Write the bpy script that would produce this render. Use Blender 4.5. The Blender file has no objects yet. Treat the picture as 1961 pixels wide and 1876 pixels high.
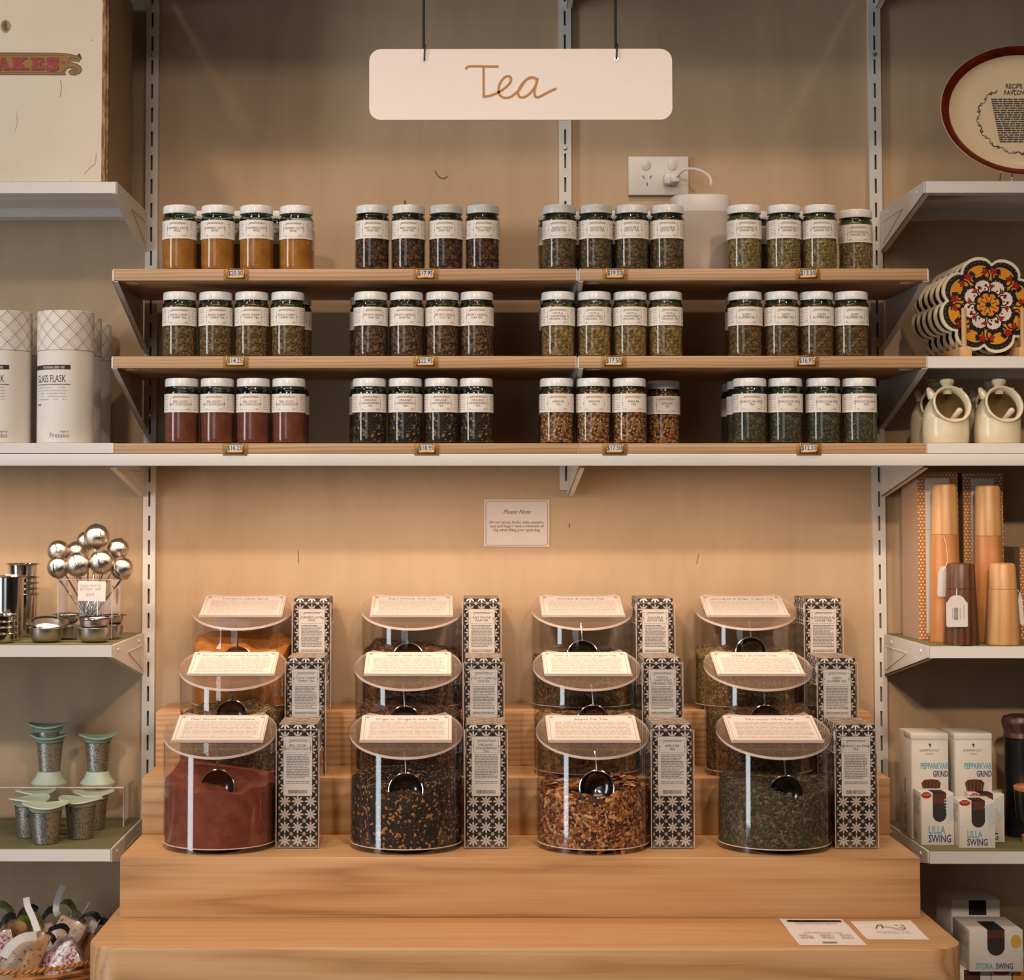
import bpy, bmesh, math, random
from mathutils import Vector, Matrix, Euler
R = math.radians
PI = math.pi
S = bpy.context.scene
COL = S.collection
rnd = random.Random(7)

# ------------------------------------------------------------------ camera
F = 3520.0                       # focal length in pixels of the 1961 x 1876 frame
CX, CY = 842.6, 823.3            # principal point (the photograph is a crop)
CAM = Vector((-0.115, -3.43, 1.45))
EUL = Euler((R(90 + 2.5), 0, R(0.25)), 'XYZ')
cam = bpy.data.cameras.new('camera')
camo = bpy.data.objects.new('camera', cam)
COL.objects.link(camo)
camo.location, camo.rotation_euler = CAM, EUL
cam.sensor_width = 36.0
cam.lens = F / 1961 * 36
cam.shift_x = (980.5 - CX) / 1961
cam.shift_y = -(938.0 - CY) / 1961
cam.clip_start = 0.05
S.camera = camo

# ------------------------------------------------------------------ exposure, world, lights
S.view_settings.view_transform = 'Standard'
S.view_settings.look = 'None'
S.view_settings.gamma = 1.0
S.view_settings.use_curve_mapping = False
S.view_settings.exposure = 0.32
S.cycles.use_denoising = True
S.cycles.max_bounces = 10
S.cycles.diffuse_bounces = 3
S.cycles.glossy_bounces = 4
S.cycles.transmission_bounces = 6
S.cycles.transparent_max_bounces = 24
S.cycles.caustics_reflective = False
S.cycles.caustics_refractive = False
S.cycles.sample_clamp_indirect = 4.0

W = bpy.data.worlds.new('sky')
S.world = W
W.use_nodes = True
bg = W.node_tree.nodes['Background']
bg.inputs[0].default_value = (0.75, 0.86, 1.0, 1)
bg.inputs[1].default_value = 1.6

def area(name, loc, target, sx, sy, power, color, spread=180):
    l = bpy.data.lights.new(name, 'AREA')
    l.shape = 'RECTANGLE'; l.size, l.size_y = sx, sy
    l.energy = power; l.color = color; l.spread = R(spread)
    o = bpy.data.objects.new(name, l); COL.objects.link(o)
    o.location = loc
    o.rotation_euler = (Vector(target) - Vector(loc)).to_track_quat('-Z', 'Y').to_euler()
    return o
def spot(name, loc, target, power, color, angle, blend=0.6, size=0.05):
    l = bpy.data.lights.new(name, 'SPOT')
    l.energy = power; l.color = color; l.spot_size = R(angle); l.spot_blend = blend; l.shadow_soft_size = size
    o = bpy.data.objects.new(name, l); COL.objects.link(o)
    o.location = loc
    o.rotation_euler = (Vector(target) - Vector(loc)).to_track_quat('-Z', 'Y').to_euler()
    return o
WARM = (1.0, 0.66, 0.38)
DAY = (0.86, 0.93, 1.0)
# daylight through the side window (left)
area('window_daylight', (-2.95, -2.2, 1.75), (0.0, -0.2, 1.5), 0.66, 2.9, 33, DAY)
# warm linear lamp tucked behind the front edge of the long white shelf
area('under_shelf_lamp', (-0.42, -0.298, 1.512), (-0.42, -0.10, 0.95), 2.1, 0.024, 4.3, (1.0, 0.70, 0.48), 150)
# warm spotlights over the display and, further back, the accent spots aimed at it
SPOTS = [(-1.15, -1.15, 3.42), (0.0, -1.15, 3.42), (1.15, -1.15, 3.42)]
for s_ in SPOTS:
    spot('ceiling_spot', (s_[0], s_[1], s_[2] - 0.13), (s_[0] * 0.8, -0.25, 1.3), 24, (1.0, 0.73, 0.53), 66)
ACCENT = [(-0.95, -3.6, 3.22), (0.75, -3.6, 3.22), (-0.25, -5.4, 3.22)]
spot('accent_spot', (-0.25, -5.4, 3.09), (0.98, -0.27, 1.34), 310, (1.0, 0.74, 0.52), 11.5, 0.9, 0.08)
for s_ in ACCENT[:2]:
    spot('accent_spot', (s_[0], s_[1], s_[2] - 0.13), (s_[0] * 0.25, -0.3, 1.0), 135, (1.0, 0.80, 0.65), 44, 1.0, 0.10)
area('ceiling_panel', (-0.1, -2.3, 3.52), (-0.1, -1.2, 1.3), 2.6, 0.5, 12, (1.0, 0.90, 0.80))

# ------------------------------------------------------------------ pixel -> world on a plane
_M = EUL.to_matrix()
def ray(x, y):
    return _M @ Vector(((x - CX) / F, (CY - y) / F, -1.0))
def P(x, y, Y):
    d = ray(x, y); t = (Y - CAM.y) / d.y
    return CAM.x + d.x * t, CAM.z + d.z * t
def PX(x, Y, y=977): return P(x, y, Y)[0]
def PZ(y, Y, x=980): return P(x, y, Y)[1]
def PG(x, y, Z):
    d = ray(x, y); t = (Z - CAM.z) / d.z
    return CAM.x + d.x * t, CAM.y + d.y * t
def MPP(Y): return (Y - CAM.y) / F       # metres per pixel at depth Y

# ------------------------------------------------------------------ materials
def lin(c):
    if isinstance(c, str):
        c = [int(c[i:i + 2], 16) / 255 for i in (0, 2, 4)]
        c = [v / 12.92 if v <= 0.04045 else ((v + 0.055) / 1.055) ** 2.4 for v in c]
    return (c[0], c[1], c[2], 1.0)
class NT:
    def __init__(s, name):
        s.m = bpy.data.materials.new(name); s.m.use_nodes = True
        s.t = s.m.node_tree; s.n = s.t.nodes; s.L = s.t.links
        s.b = s.n['Principled BSDF']
    def add(s, typ, **kw):
        nd = s.n.new(typ)
        for k, v in kw.items():
            if k.startswith('i_'):
                key = k[2:]; key = int(key) if key.isdigit() else key.replace('_', ' ')
                nd.inputs[key].default_value = v
            else: setattr(nd, k, v)
        return nd
    def link(s, a, b): s.L.new(a, b)
    def math(s, op, a, b=None, c=None):
        nd = s.n.new('ShaderNodeMath'); nd.operation = op
        for i, v in enumerate((a, b, c)):
            if v is None: continue
            if isinstance(v, (int, float)): nd.inputs[i].default_value = v
            else: s.L.new(v, nd.inputs[i])
        return nd.outputs[0]
    def mix(s, fac, a, b):
        nd = s.n.new('ShaderNodeMix'); nd.data_type = 'RGBA'
        for sock, v in ((nd.inputs[0], fac), (nd.inputs[6], a), (nd.inputs[7], b)):
            if isinstance(v, (int, float)): sock.default_value = v
            elif isinstance(v, (tuple, list, str)): sock.default_value = lin(v)
            else: s.L.new(v, sock)
        return nd.outputs[2]
    def ramp(s, fac, stops):
        nd = s.n.new('ShaderNodeValToRGB'); cr = nd.color_ramp
        while len(cr.elements) < len(stops): cr.elements.new(0.5)
        for e, (p, c) in zip(cr.elements, stops): e.position = p; e.color = lin(c)
        s.L.new(fac, nd.inputs[0]); return nd.outputs[0]
    def coords(s, kind='Object', scale=(1, 1, 1), rot=(0, 0, 0), loc=(0, 0, 0)):
        tc = s.n.new('ShaderNodeTexCoord'); mp = s.n.new('ShaderNodeMapping')
        mp.inputs['Scale'].default_value = scale; mp.inputs['Rotation'].default_value = rot; mp.inputs['Location'].default_value = loc
        s.L.new(tc.outputs[kind], mp.inputs[0]); return mp.outputs[0]
    def noise(s, vec, scale, detail=3, rough=0.5, dist=0.0):
        nd = s.add('ShaderNodeTexNoise', i_Scale=scale, i_Detail=detail, i_Roughness=rough, i_Distortion=dist)
        if vec is not None: s.L.new(vec, nd.inputs['Vector'])
        return nd.outputs[0]
    def bump(s, h, strength=0.2, dist=0.002):
        nd = s.add('ShaderNodeBump', i_Strength=strength, i_Distance=dist)
        s.L.new(h, nd.inputs['Height']); s.L.new(nd.outputs[0], s.b.inputs['Normal'])
    def color(s, c): s.L.new(c, s.b.inputs['Base Color'])
    def set(s, **kw):
        for k, v in kw.items(): s.b.inputs[k.replace('_', ' ')].default_value = v

def plain(name, c, rough=0.5, metal=0.0, var=0.0, vscale=30, spec=0.5, bump=0.0, coat=0.0):
    t = NT(name); c = lin(c)
    t.set(Base_Color=c, Roughness=rough, Metallic=metal)
    t.b.inputs['Specular IOR Level'].default_value = spec
    if coat: t.b.inputs['Coat Weight'].default_value = coat; t.b.inputs['Coat Roughness'].default_value = 0.1
    v = t.coords('Object')
    n = t.noise(v, vscale, 4)
    k = max(var, 0.03)
    t.color(t.mix(n, tuple(x * (1 - k) for x in c[:3]), tuple(min(1, x * (1 + k)) for x in c[:3])))
    if bump: t.bump(n, bump)
    return t.m

M = {}
M['white_metal'] = plain('white_painted_metal', 'd9d4cd', 0.42, var=0.03)
M['white_edge'] = plain('white_edge_band', 'e2ddd6', 0.4)
M['paper'] = plain('white_paper', 'd9d0ca', 0.75, var=0.02)
M['label'] = plain('cream_label', 'e4dcd2', 0.6, var=0.02)
M['sign'] = plain('sign_white', 'e9dcd2', 0.5, var=0.02)
M['gold'] = plain('gold_print', 'b0742c', 0.45, var=0.05)
M['ink'] = plain('dark_ink', '2a2522', 0.7)
M['brown_ink'] = plain('brown_ink', '6a5140', 0.7)
M['grey_ink'] = plain('grey_ink', '7d746c', 0.7)
M['pale_ink'] = plain('pale_ink', 'b3a898', 0.7)
M['gold_ink'] = plain('pale_gold_ink', '9c8052', 0.6)
M['black'] = plain('black_metal', '141312', 0.4)
M['channel'] = plain('channel_painted_shade', '978e83', 0.7)  # white metal greyed: the shade inside the channel is put into the colour
M['dark'] = plain('opening_shade_paint', '0d0b0a', 0.8)  # near-black fill painting the shade inside slots and windows
M['brass'] = plain('brass', 'a8762e', 0.35, metal=0.75, var=0.1, vscale=60)
M['brass_dark'] = plain('brass_plate', '9a7038', 0.5, metal=0.4, var=0.1, vscale=60)
M['plastic'] = plain('white_plastic', 'dcd6cf', 0.35)
M['lid_white'] = plain('white_enamel_lid', 'dcdcd8', 0.28, var=0.02)
M['steel'] = plain('polished_steel', 'c9c2bb', 0.14, metal=1.0, var=0.05)
M['steel_dull'] = plain('brushed_steel', 'b9b2ab', 0.32, metal=1.0, var=0.08, vscale=80)
M['steel_mesh'] = plain('fine_steel_mesh', 'cfc6bc', 0.16, metal=1.0, var=0.25, vscale=900, bump=0.3)
M['olive'] = plain('olive_shelf_mat', '6f6a45', 0.8, var=0.08, vscale=50, bump=0.05)
M['mint'] = plain('mint_silicone', '8fae9d', 0.5, var=0.05)
M['ceramic'] = plain('cream_ceramic', 'dacdaf', 0.28, var=0.03, coat=0.3)
M['card_white'] = plain('white_carton', 'd9d2c8', 0.55, var=0.03)
M['blue_ink'] = plain('blue_print', '3c86a0', 0.6)
M['teal_ink'] = plain('teal_print', '55a3b0', 0.6)
M['navy_ink'] = plain('navy_print', '34406e', 0.6)
M['sky_ink'] = plain('pale_blue_print', 'a9c6cd', 0.6)
M['red_ink'] = plain('red_print', 'a8231f', 0.55)
M['rope'] = plain('string', 'e2d6c6', 0.8)

def wood(name, c1, c2, c3, scale=1.0, rough=0.45, axis='X', ring=14.0, amp=0.27):
    t = NT(name)
    sc = {'X': (0.26, 3, 3), 'Z': (3, 3, 0.3), 'Y': (3, 0.26, 3)}[axis]
    v = t.coords('Object', tuple(q * scale for q in sc), rot=(0.0, 0.09, 0.11), loc=(0.3, 0.2, -2.6))
    big = t.noise(v, 1.3, 3, 0.55)
    w = t.add('ShaderNodeTexWave', wave_type='RINGS', rings_direction=axis, i_Scale=ring * 0.28, i_Distortion=ring * 0.24, i_Detail=3.0, i_Detail_Scale=0.32)
    w.inputs['Detail Roughness'].default_value = 0.55
    t.link(v, w.inputs['Vector'])
    ln = t.math('POWER', w.outputs['Fac'], 0.55)
    sf = {'X': (4, 230, 230), 'Z': (230, 230, 4), 'Y': (230, 4, 230)}[axis]
    fine = t.noise(t.coords('Object', tuple(q * scale for q in sf)), 1.0, 3, 0.6)
    sm = {'X': (1.6, 55, 55), 'Z': (55, 55, 1.6), 'Y': (55, 1.6, 55)}[axis]
    mid = t.noise(t.coords('Object', tuple(q * scale for q in sm)), 1.0, 3, 0.6)
    g = t.math('ADD', t.math('MULTIPLY', ln, amp), t.math('MULTIPLY', fine, 0.34))
    g = t.math('ADD', g, t.math('MULTIPLY', mid, 0.25))
    g = t.math('ADD', g, t.math('MULTIPLY', t.math('SUBTRACT', big, 0.5), 0.28))
    t.color(t.ramp(g, [(0.16, c3), (0.40, c2), (0.66, c1)]))
    t.set(Roughness=rough)
    t.bump(fine, 0.12, 0.001)
    return t.m
M['oak'] = wood('oak_veneer', 'cba074', 'b98b5b', '96683f', 1.0, 0.42, 'X', 44.0)
M['shelf_oak'] = wood('oak_laminate', 'c09b74', 'b18a62', '8f6844', 1.6, 0.45, 'X', 40.0)
M['mill_light'] = wood('light_beech', 'dcae78', 'd09a62', 'bb8049', 5, 0.4, 'Z', 5)
M['mill_red'] = wood('cherry_wood', 'd1965e', 'c5834c', 'b06d3c', 5, 0.4, 'Z', 4)
M['mill_dark'] = wood('walnut_wood', '7a5236', '5a3824', '3a2216', 5, 0.4, 'Z', 9)
M['dowel'] = wood('pine_dowel', 'cfa878', 'c0945f', 'a87c4c', 4, 0.5, 'Z', 5)
M['knob_wood'] = wood('dark_turned_wood', '5b3a2a', '452a1d', '2d1a12', 6, 0.35, 'Z', 5)

def wall_mat():
    t = NT('plywood_wall')
    v = t.coords('Object', (1.0, 1.0, 0.28))
    a = t.noise(v, 5.0, 4, 0.55, 0.6)
    b = t.noise(t.coords('Object', (26, 26, 3.5)), 1.0, 5, 0.65)
    c = t.noise(t.coords('Object', (1.6, 1, 1.6)), 1.0, 2)
    g = t.math('ADD', t.math('MULTIPLY', a, 0.55), t.math('ADD', t.math('MULTIPLY', b, 0.2), t.math('MULTIPLY', c, 0.35)))
    t.color(t.ramp(g, [(0.30, 'a0876a'), (0.55, 'bb9f7e'), (0.80, 'cbb190')]))
    t.set(Roughness=0.6)
    t.bump(b, 0.06, 0.001)
    return t.m
M['wall'] = wall_mat()
M['room'] = plain('painted_room', '675e55', 0.8)
M['floor'] = plain('floor_concrete', '5f564c', 0.6, var=0.15, vscale=6)

def glass(name, tint, edge, edge_amt=0.6, gloss_rough=0.03, base_op=0.0, edge_col=None, ior=1.45, refl=1.0, power=2.2):
    """thin clear wall: see-through with Fresnel reflection, tinted where the wall is seen edge-on"""
    m = bpy.data.materials.new(name); m.use_nodes = True
    t = m.node_tree; n = t.nodes; n.clear(); L = t.links
    out = n.new('ShaderNodeOutputMaterial')
    tr = n.new('ShaderNodeBsdfTransparent'); gl = n.new('ShaderNodeBsdfGlossy'); df = n.new('ShaderNodeBsdfDiffuse')
    lw = n.new('ShaderNodeLayerWeight'); lw.inputs[0].default_value = 0.35
    pw = n.new('ShaderNodeMath'); pw.operation = 'POWER'; pw.inputs[1].default_value = power
    mx = n.new('ShaderNodeMix'); mx.data_type = 'RGBA'
    mx.inputs[6].default_value = lin(tint); mx.inputs[7].default_value = lin(edge)
    L.new(lw.outputs['Facing'], pw.inputs[0]); L.new(pw.outputs[0], mx.inputs[0]); L.new(mx.outputs[2], tr.inputs[0])
    f0 = ((ior - 1) / (ior + 1)) ** 2
    l2 = n.new('ShaderNodeLayerWeight'); l2.inputs[0].default_value = 0.5      # Facing = 1 - |cos|, the same from both sides
    p5 = n.new('ShaderNodeMath'); p5.operation = 'POWER'; p5.inputs[1].default_value = 5.0; L.new(l2.outputs['Facing'], p5.inputs[0])
    fr = n.new('ShaderNodeMath'); fr.operation = 'MULTIPLY_ADD'; fr.inputs[1].default_value = 1 - f0; fr.inputs[2].default_value = f0; L.new(p5.outputs[0], fr.inputs[0])
    gl.inputs['Roughness'].default_value = gloss_rough; gl.inputs[0].default_value = (refl, refl, refl, 1)
    m1 = n.new('ShaderNodeMixShader'); L.new(fr.outputs[0], m1.inputs[0]); L.new(tr.outputs[0], m1.inputs[1]); L.new(gl.outputs[0], m1.inputs[2])
    last = m1.outputs[0]
    if base_op:
        df.inputs[0].default_value = lin(edge_col or 'e8d8cc')
        m2 = n.new('ShaderNodeMixShader'); m2.inputs[0].default_value = base_op
        L.new(last, m2.inputs[1]); L.new(df.outputs[0], m2.inputs[2]); last = m2.outputs[0]
    L.new(last, out.inputs[0])
    return m
M['glass'] = glass('green_tinted_glass', 'f4f9f5', '2f6a4c', ior=1.62, power=3.0)
M['glass_neck'] = glass('thick_green_glass', 'c3d6c8', '17402d', ior=1.62, power=1.4)
M['acrylic'] = glass('clear_acrylic', 'fdfcfb', 'dcd6d0', ior=1.7)
M['acrylic_lid'] = glass('clear_acrylic_lid', 'fefdfc', 'f2ece6', ior=1.45, base_op=0.05, edge_col='e0c4ae')
M['acrylic_edge'] = glass('acrylic_edge', 'f0e6de', 'd8c8bc', base_op=0.62, edge_col='f2ddd0')  # pale opaque colour painting the bright glint along acrylic edges
M['pane'] = glass('window_glass', 'f4f8f8', 'dfe8e6', ior=1.2)
M['film'] = glass('cellophane', 'fafafc', 'dcdfe6', gloss_rough=0.12, base_op=0.03, edge_col='ffffff', ior=1.5)

def pattern_floral():
    t = NT('floral_print')
    v = t.coords('UV', (1 / 0.0208, 1 / 0.0208, 1))
    sep = t.add('ShaderNodeSeparateXYZ'); t.link(v, sep.inputs[0])
    def flower(ox, oy, rad, petals, inner):
        x = t.math('SUBTRACT', t.math('FRACT', t.math('ADD', sep.outputs[0], ox + 10.5)), 0.5)
        y = t.math('SUBTRACT', t.math('FRACT', t.math('ADD', sep.outputs[1], oy)), 0.5)
        r = t.math('SQRT', t.math('ADD', t.math('MULTIPLY', x, x), t.math('MULTIPLY', y, y)))
        a = t.math('ARCTAN2', y, x)
        c = t.math('ABSOLUTE', t.math('COSINE', t.math('MULTIPLY', a, petals / 2)))
        lim = t.math('ADD', inner, t.math('MULTIPLY', t.math('POWER', c, 1.3), rad - inner))
        return t.math('LESS_THAN', r, lim), r
    f1, r1 = flower(0.0, 0.0, 0.46, 8, 0.12)
    f2, r2 = flower(0.5, 0.5, 0.17, 6, 0.08)
    dot = t.math('LESS_THAN', r1, 0.05)
    n = t.noise(t.coords('UV', (900, 900, 1)), 1.0, 2)
    lace = t.math('GREATER_THAN', n, 0.62)
    base = t.mix(lace, '1d1a18', '4b453f')
    c = t.mix(f2, base, 'b9ada0')
    c = t.mix(f1, c, 'd8cdc2')
    c = t.mix(dot, c, '8e7d70')
    t.color(c); t.set(Roughness=0.7)
    return t.m
M['floral'] = pattern_floral()
def pattern_stripes():
    t = NT('striped_carton_top')
    v = t.coords('UV', (70, 260, 1))
    w = t.noise(v, 1.0, 3)
    t.color(t.mix(t.math('GREATER_THAN', w, 0.52), '4a423b', 'b59f8c')); t.set(Roughness=0.5)
    return t.m
M['stripes'] = pattern_stripes()
def pattern_diamond():
    t = NT('diamond_line_print')
    v = t.coords('UV', (1 / 0.0265, 1 / 0.0265, 1))
    sep = t.add('ShaderNodeSeparateXYZ'); t.link(v, sep.inputs[0])
    u, w = sep.outputs[0], sep.outputs[1]
    res = None
    for s_ in ('ADD', 'SUBTRACT'):
        k = t.math('FRACT', t.math('ADD', t.math(s_, u, w), 10.0))
        l1 = t.math('LESS_THAN', t.math('ABSOLUTE', t.math('SUBTRACT', k, 0.5)), 0.022)
        l2 = t.math('LESS_THAN', t.math('ABSOLUTE', t.math('SUBTRACT', k, 0.68)), 0.010)
        both = t.math('MAXIMUM', l1, l2)
        res = both if res is None else t.math('MAXIMUM', res, both)
    t.color(t.mix(res, 'ded3c8', '5d5049')); t.set(Roughness=0.6)
    return t.m
M['diamond'] = pattern_diamond()
def pattern_weave(name, a, b, kind):
    t = NT(name)
    if kind == 'dots':
        v = t.coords('UV', (1 / 0.0062, 1 / 0.0055, 1))
        sep = t.add('ShaderNodeSeparateXYZ'); t.link(v, sep.inputs[0])
        row = t.math('FLOOR', sep.outputs[1])
        x = t.math('SUBTRACT', t.math('FRACT', t.math('ADD', sep.outputs[0], t.math('MULTIPLY', row, 0.5))), 0.5)
        y = t.math('SUBTRACT', t.math('FRACT', sep.outputs[1]), 0.5)
        r = t.math('ADD', t.math('MULTIPLY', x, x), t.math('MULTIPLY', t.math('MULTIPLY', y, y), 1.4))
        fac = t.math('LESS_THAN', r, 0.09)
    else:
        v = t.coords('UV', (1, 1, 1))
        sep = t.add('ShaderNodeSeparateXYZ'); t.link(v, sep.inputs[0])
        wv = t.math('MULTIPLY', t.math('SINE', t.math('MULTIPLY', sep.outputs[0], 300.0)), 0.0022)
        k = t.math('FRACT', t.math('DIVIDE', t.math('ADD', sep.outputs[1], wv), 0.0042))
        fac = t.math('LESS_THAN', k, 0.4)
    t.color(t.mix(fac, a, b)); t.set(Roughness=0.6)
    return t.m
M['dots'] = pattern_weave('dotted_carton', 'a8703c', 'e6c39a', 'dots')
M['waves'] = pattern_weave('wavy_carton', 'a58468', 'c9a98c', 'waves')

def blend(name, cols, scale, rough=0.8, bump=0.6, vor=True):
    """loose dried leaves or powder: colour cells plus relief"""
    t = NT(name)
    v = t.coords('Object')
    n = t.noise(v, scale * 0.6, 4, 0.6)
    if vor:
        nd = t.add('ShaderNodeTexVoronoi', i_Scale=scale, i_Randomness=1.0)
        mv = t.add('ShaderNodeVectorMath', operation='ADD')
        nz = t.add('ShaderNodeTexNoise', i_Scale=scale * 0.8)
        t.link(v, nz.inputs['Vector'])
        sc = t.add('ShaderNodeVectorMath', operation='SCALE'); sc.inputs['Scale'].default_value = 1.4 / scale
        t.link(nz.outputs['Color'], sc.inputs[0]); t.link(v, mv.inputs[0]); t.link(sc.outputs[0], mv.inputs[1]); t.link(mv.outputs[0], nd.inputs['Vector'])
        sp = t.add('ShaderNodeSeparateColor'); t.link(nd.outputs['Color'], sp.inputs[0])
        fac = sp.outputs[0]; h = t.math('MULTIPLY', nd.outputs['Distance'], -1.0)
    else:
        fac = n; h = n
    k = len(cols)
    nd2 = t.n.new('ShaderNodeValToRGB'); cr = nd2.color_ramp
    if vor: cr.interpolation = 'CONSTANT'
    while len(cr.elements) < k: cr.elements.new(0.5)
    for i, (e, c) in enumerate(zip(cr.elements, cols)):
        e.position = i / k if vor else 0.3 + 0.4 * i / max(1, k - 1); e.color = lin(c)
    t.link(fac, nd2.inputs[0])
    t.color(t.mix(t.math('MULTIPLY', n, 0.2), nd2.outputs[0], '1a120c') if vor else nd2.outputs[0])
    t.set(Roughness=rough)
    t.bump(h, bump, 0.004)
    return t.m
def chipmat(name, cols):
    """colour picked per loose chip (every chip is its own mesh island)"""
    t = NT(name)
    g = t.add('ShaderNodeNewGeometry')
    nd = t.n.new('ShaderNodeValToRGB'); cr = nd.color_ramp; cr.interpolation = 'CONSTANT'
    while len(cr.elements) < len(cols): cr.elements.new(0.5)
    for i, (e, c) in enumerate(zip(cr.elements, cols)): e.position = i / len(cols); e.color = lin(c)
    t.link(g.outputs['Random Per Island'], nd.inputs[0]); t.color(nd.outputs[0]); t.set(Roughness=0.75)
    return t.m

# ------------------------------------------------------------------ mesh builder
class MB:
    def __init__(s): s.v = []; s.f = []; s.mi = []; s.cur = 0
    def mat(s, i): s.cur = i; return s
    def add(s, vs, fs, mtx=None):
        o = len(s.v)
        s.v.extend([tuple(mtx @ Vector(p)) for p in vs] if mtx is not None else [tuple(p) for p in vs])
        for f in fs: s.f.append(tuple(o + i for i in f)); s.mi.append(s.cur)
        return s
    def box(s, x0, x1, y0, y1, z0, z1, mtx=None, bev=0.0):
        if bev > 0:
            bm = bmesh.new(); bmesh.ops.create_cube(bm, size=1)
            for v in bm.verts: v.co = Vector(((x0 + x1) / 2 + v.co.x * (x1 - x0), (y0 + y1) / 2 + v.co.y * (y1 - y0), (z0 + z1) / 2 + v.co.z * (z1 - z0)))
            bmesh.ops.bevel(bm, geom=bm.edges[:], offset=bev, segments=2, affect='EDGES', profile=0.5)
            return s.bm(bm, mtx)
        vs = [(x, y, z) for z in (z0, z1) for y in (y0, y1) for x in (x0, x1)]
        return s.add(vs, [(0, 2, 3, 1), (4, 5, 7, 6), (0, 1, 5, 4), (2, 6, 7, 3), (0, 4, 6, 2), (1, 3, 7, 5)], mtx)
    def bm(s, bm, mtx=None):
        bm.verts.index_update()
        s.add([v.co[:] for v in bm.verts], [[v.index for v in f.verts] for f in bm.faces], mtx); bm.free(); return s
    def lathe(s, prof, n=32, mtx=None, cap0=False, cap1=False, a0=0.0, a1=2 * PI, sx=1.0, sy=1.0):
        full = abs(a1 - a0 - 2 * PI) < 1e-6
        k = n if full else n + 1
        vs = []
        for r, z in prof:
            for i in range(k):
                a = a0 + (a1 - a0) * i / n
                vs.append((r * math.sin(a) * sx, -r * math.cos(a) * sy, z))
        fs = []
        for j in range(len(prof) - 1):
            for i in range(n):
                i2 = (i + 1) % k
                fs.append((j * k + i, j * k + i2, (j + 1) * k + i2, (j + 1) * k + i))
        if cap0: fs.append(tuple(reversed(range(k))))
        if cap1: fs.append(tuple((len(prof) - 1) * k + i for i in range(k)))
        return s.add(vs, fs, mtx)
    def prism(s, poly, y0, y1, mtx=None):
        """polygon in x,z (counter-clockwise seen from -y), extruded from y0 (front) to y1 (back)"""
        n = len(poly)
        vs = [(x, y0, z) for x, z in poly] + [(x, y1, z) for x, z in poly]
        fs = [tuple(range(n)), tuple(reversed(range(n, 2 * n)))]
        fs += [(i, i + n, (i + 1) % n + n, (i + 1) % n) for i in range(n)]
        return s.add(vs, fs, mtx)
    def tube(s, pts, r, n=8, mtx=None, closed=False, flat=1.0):
        pts = [Vector(p) for p in pts]; k = len(pts)
        vs = []; fs = []; up = Vector((0, 0, 1)); prev = None
        for i, p in enumerate(pts):
            if closed: d = pts[(i + 1) % k] - pts[i - 1]
            else: d = (pts[min(i + 1, k - 1)] - pts[max(i - 1, 0)])
            d.normalize()
            if prev is None:
                a = d.cross(up)
                if a.length < 1e-3: a = d.cross(Vector((1, 0, 0)))
            else:
                a = prev - d * prev.dot(d)
            a.normalize(); prev = a; b = d.cross(a)
            rr = r[i] if isinstance(r, (list, tuple)) else r
            for j in range(n):
                t = 2 * PI * j / n
                vs.append(p + a * math.cos(t) * rr + b * math.sin(t) * rr * flat)
        for i in range(k if closed else k - 1):
            for j in range(n):
                i2 = (i + 1) % k
                fs.append((i * n + j, i * n + (j + 1) % n, i2 * n + (j + 1) % n, i2 * n + j))
        if not closed:
            fs.append(tuple(reversed(range(n)))); fs.append(tuple((k - 1) * n + j for j in range(n)))
        return s.add(vs, fs, mtx)
    def sphere(s, c, r, n=20, m=12, mtx=None, t0=0.0, t1=PI):
        prof = [(max(1e-5, r * math.sin(t0 + (t1 - t0) * i / m)), -r * math.cos(t0 + (t1 - t0) * i / m)) for i in range(m + 1)]
        mt = Matrix.Translation(c) if mtx is None else mtx @ Matrix.Translation(c)
        return s.lathe(prof, n, mt)
    def quad(s, a, b, c, d): return s.add([a, b, c, d], [(0, 1, 2, 3)])
    def mesh(s, name, mats, smooth=35, uv=None):
        me = bpy.data.meshes.new(name)
        me.from_pydata(s.v, [], s.f)
        for m in (mats if isinstance(mats, (list, tuple)) else [mats]): me.materials.append(M[m] if isinstance(m, str) else m)
        if len(me.materials) > 1: me.polygons.foreach_set('material_index', s.mi)
        if smooth:
            me.polygons.foreach_set('use_smooth', [True] * len(me.polygons))
            me.set_sharp_from_angle(angle=R(smooth))
        if uv:
            ul = me.uv_layers.new(name='UVMap')
            for p in me.polygons:
                nx, ny, nz = (abs(q) for q in p.normal)
                for li in p.loop_indices:
                    x, y, z = me.vertices[me.loops[li].vertex_index].co
                    if uv == 'cyl':
                        a = math.atan2(x, -y)
                        ca = math.atan2(p.center.x, -p.center.y)
                        if a - ca > PI: a -= 2 * PI
                        if ca - a > PI: a += 2 * PI
                        ul.data[li].uv = (a * (x * x + y * y) ** 0.5, z)
                    else:
                        ul.data[li].uv = (x, z) if ny >= max(nx, nz) else ((y, z) if nx >= nz else (x, y))
        me.update()
        return me
    def obj(s, name, mats, parent=None, smooth=35, uv=None, **props):
        return link(name, s.mesh(name, mats, smooth, uv), parent, **props)
def link(name, me, parent=None, loc=None, rot=None, **props):
    o = bpy.data.objects.new(name, me); COL.objects.link(o)
    if parent is not None: o.parent = parent
    if loc is not None: o.location = loc
    if rot is not None: o.rotation_euler = rot
    for k, v in props.items(): o[k] = v
    return o
def tag(o, label, cat, group=None):
    o['label'] = label; o['category'] = cat
    if group: o['group'] = group
    return o
def thing(name, label, cat, loc=(0, 0, 0), rotz=0.0, group=None):
    o = bpy.data.objects.new(name, None); COL.objects.link(o)
    o.location = loc; o.rotation_euler = (0, 0, rotz); o.empty_display_size = 0.05
    return tag(o, label, cat, group)
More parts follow.
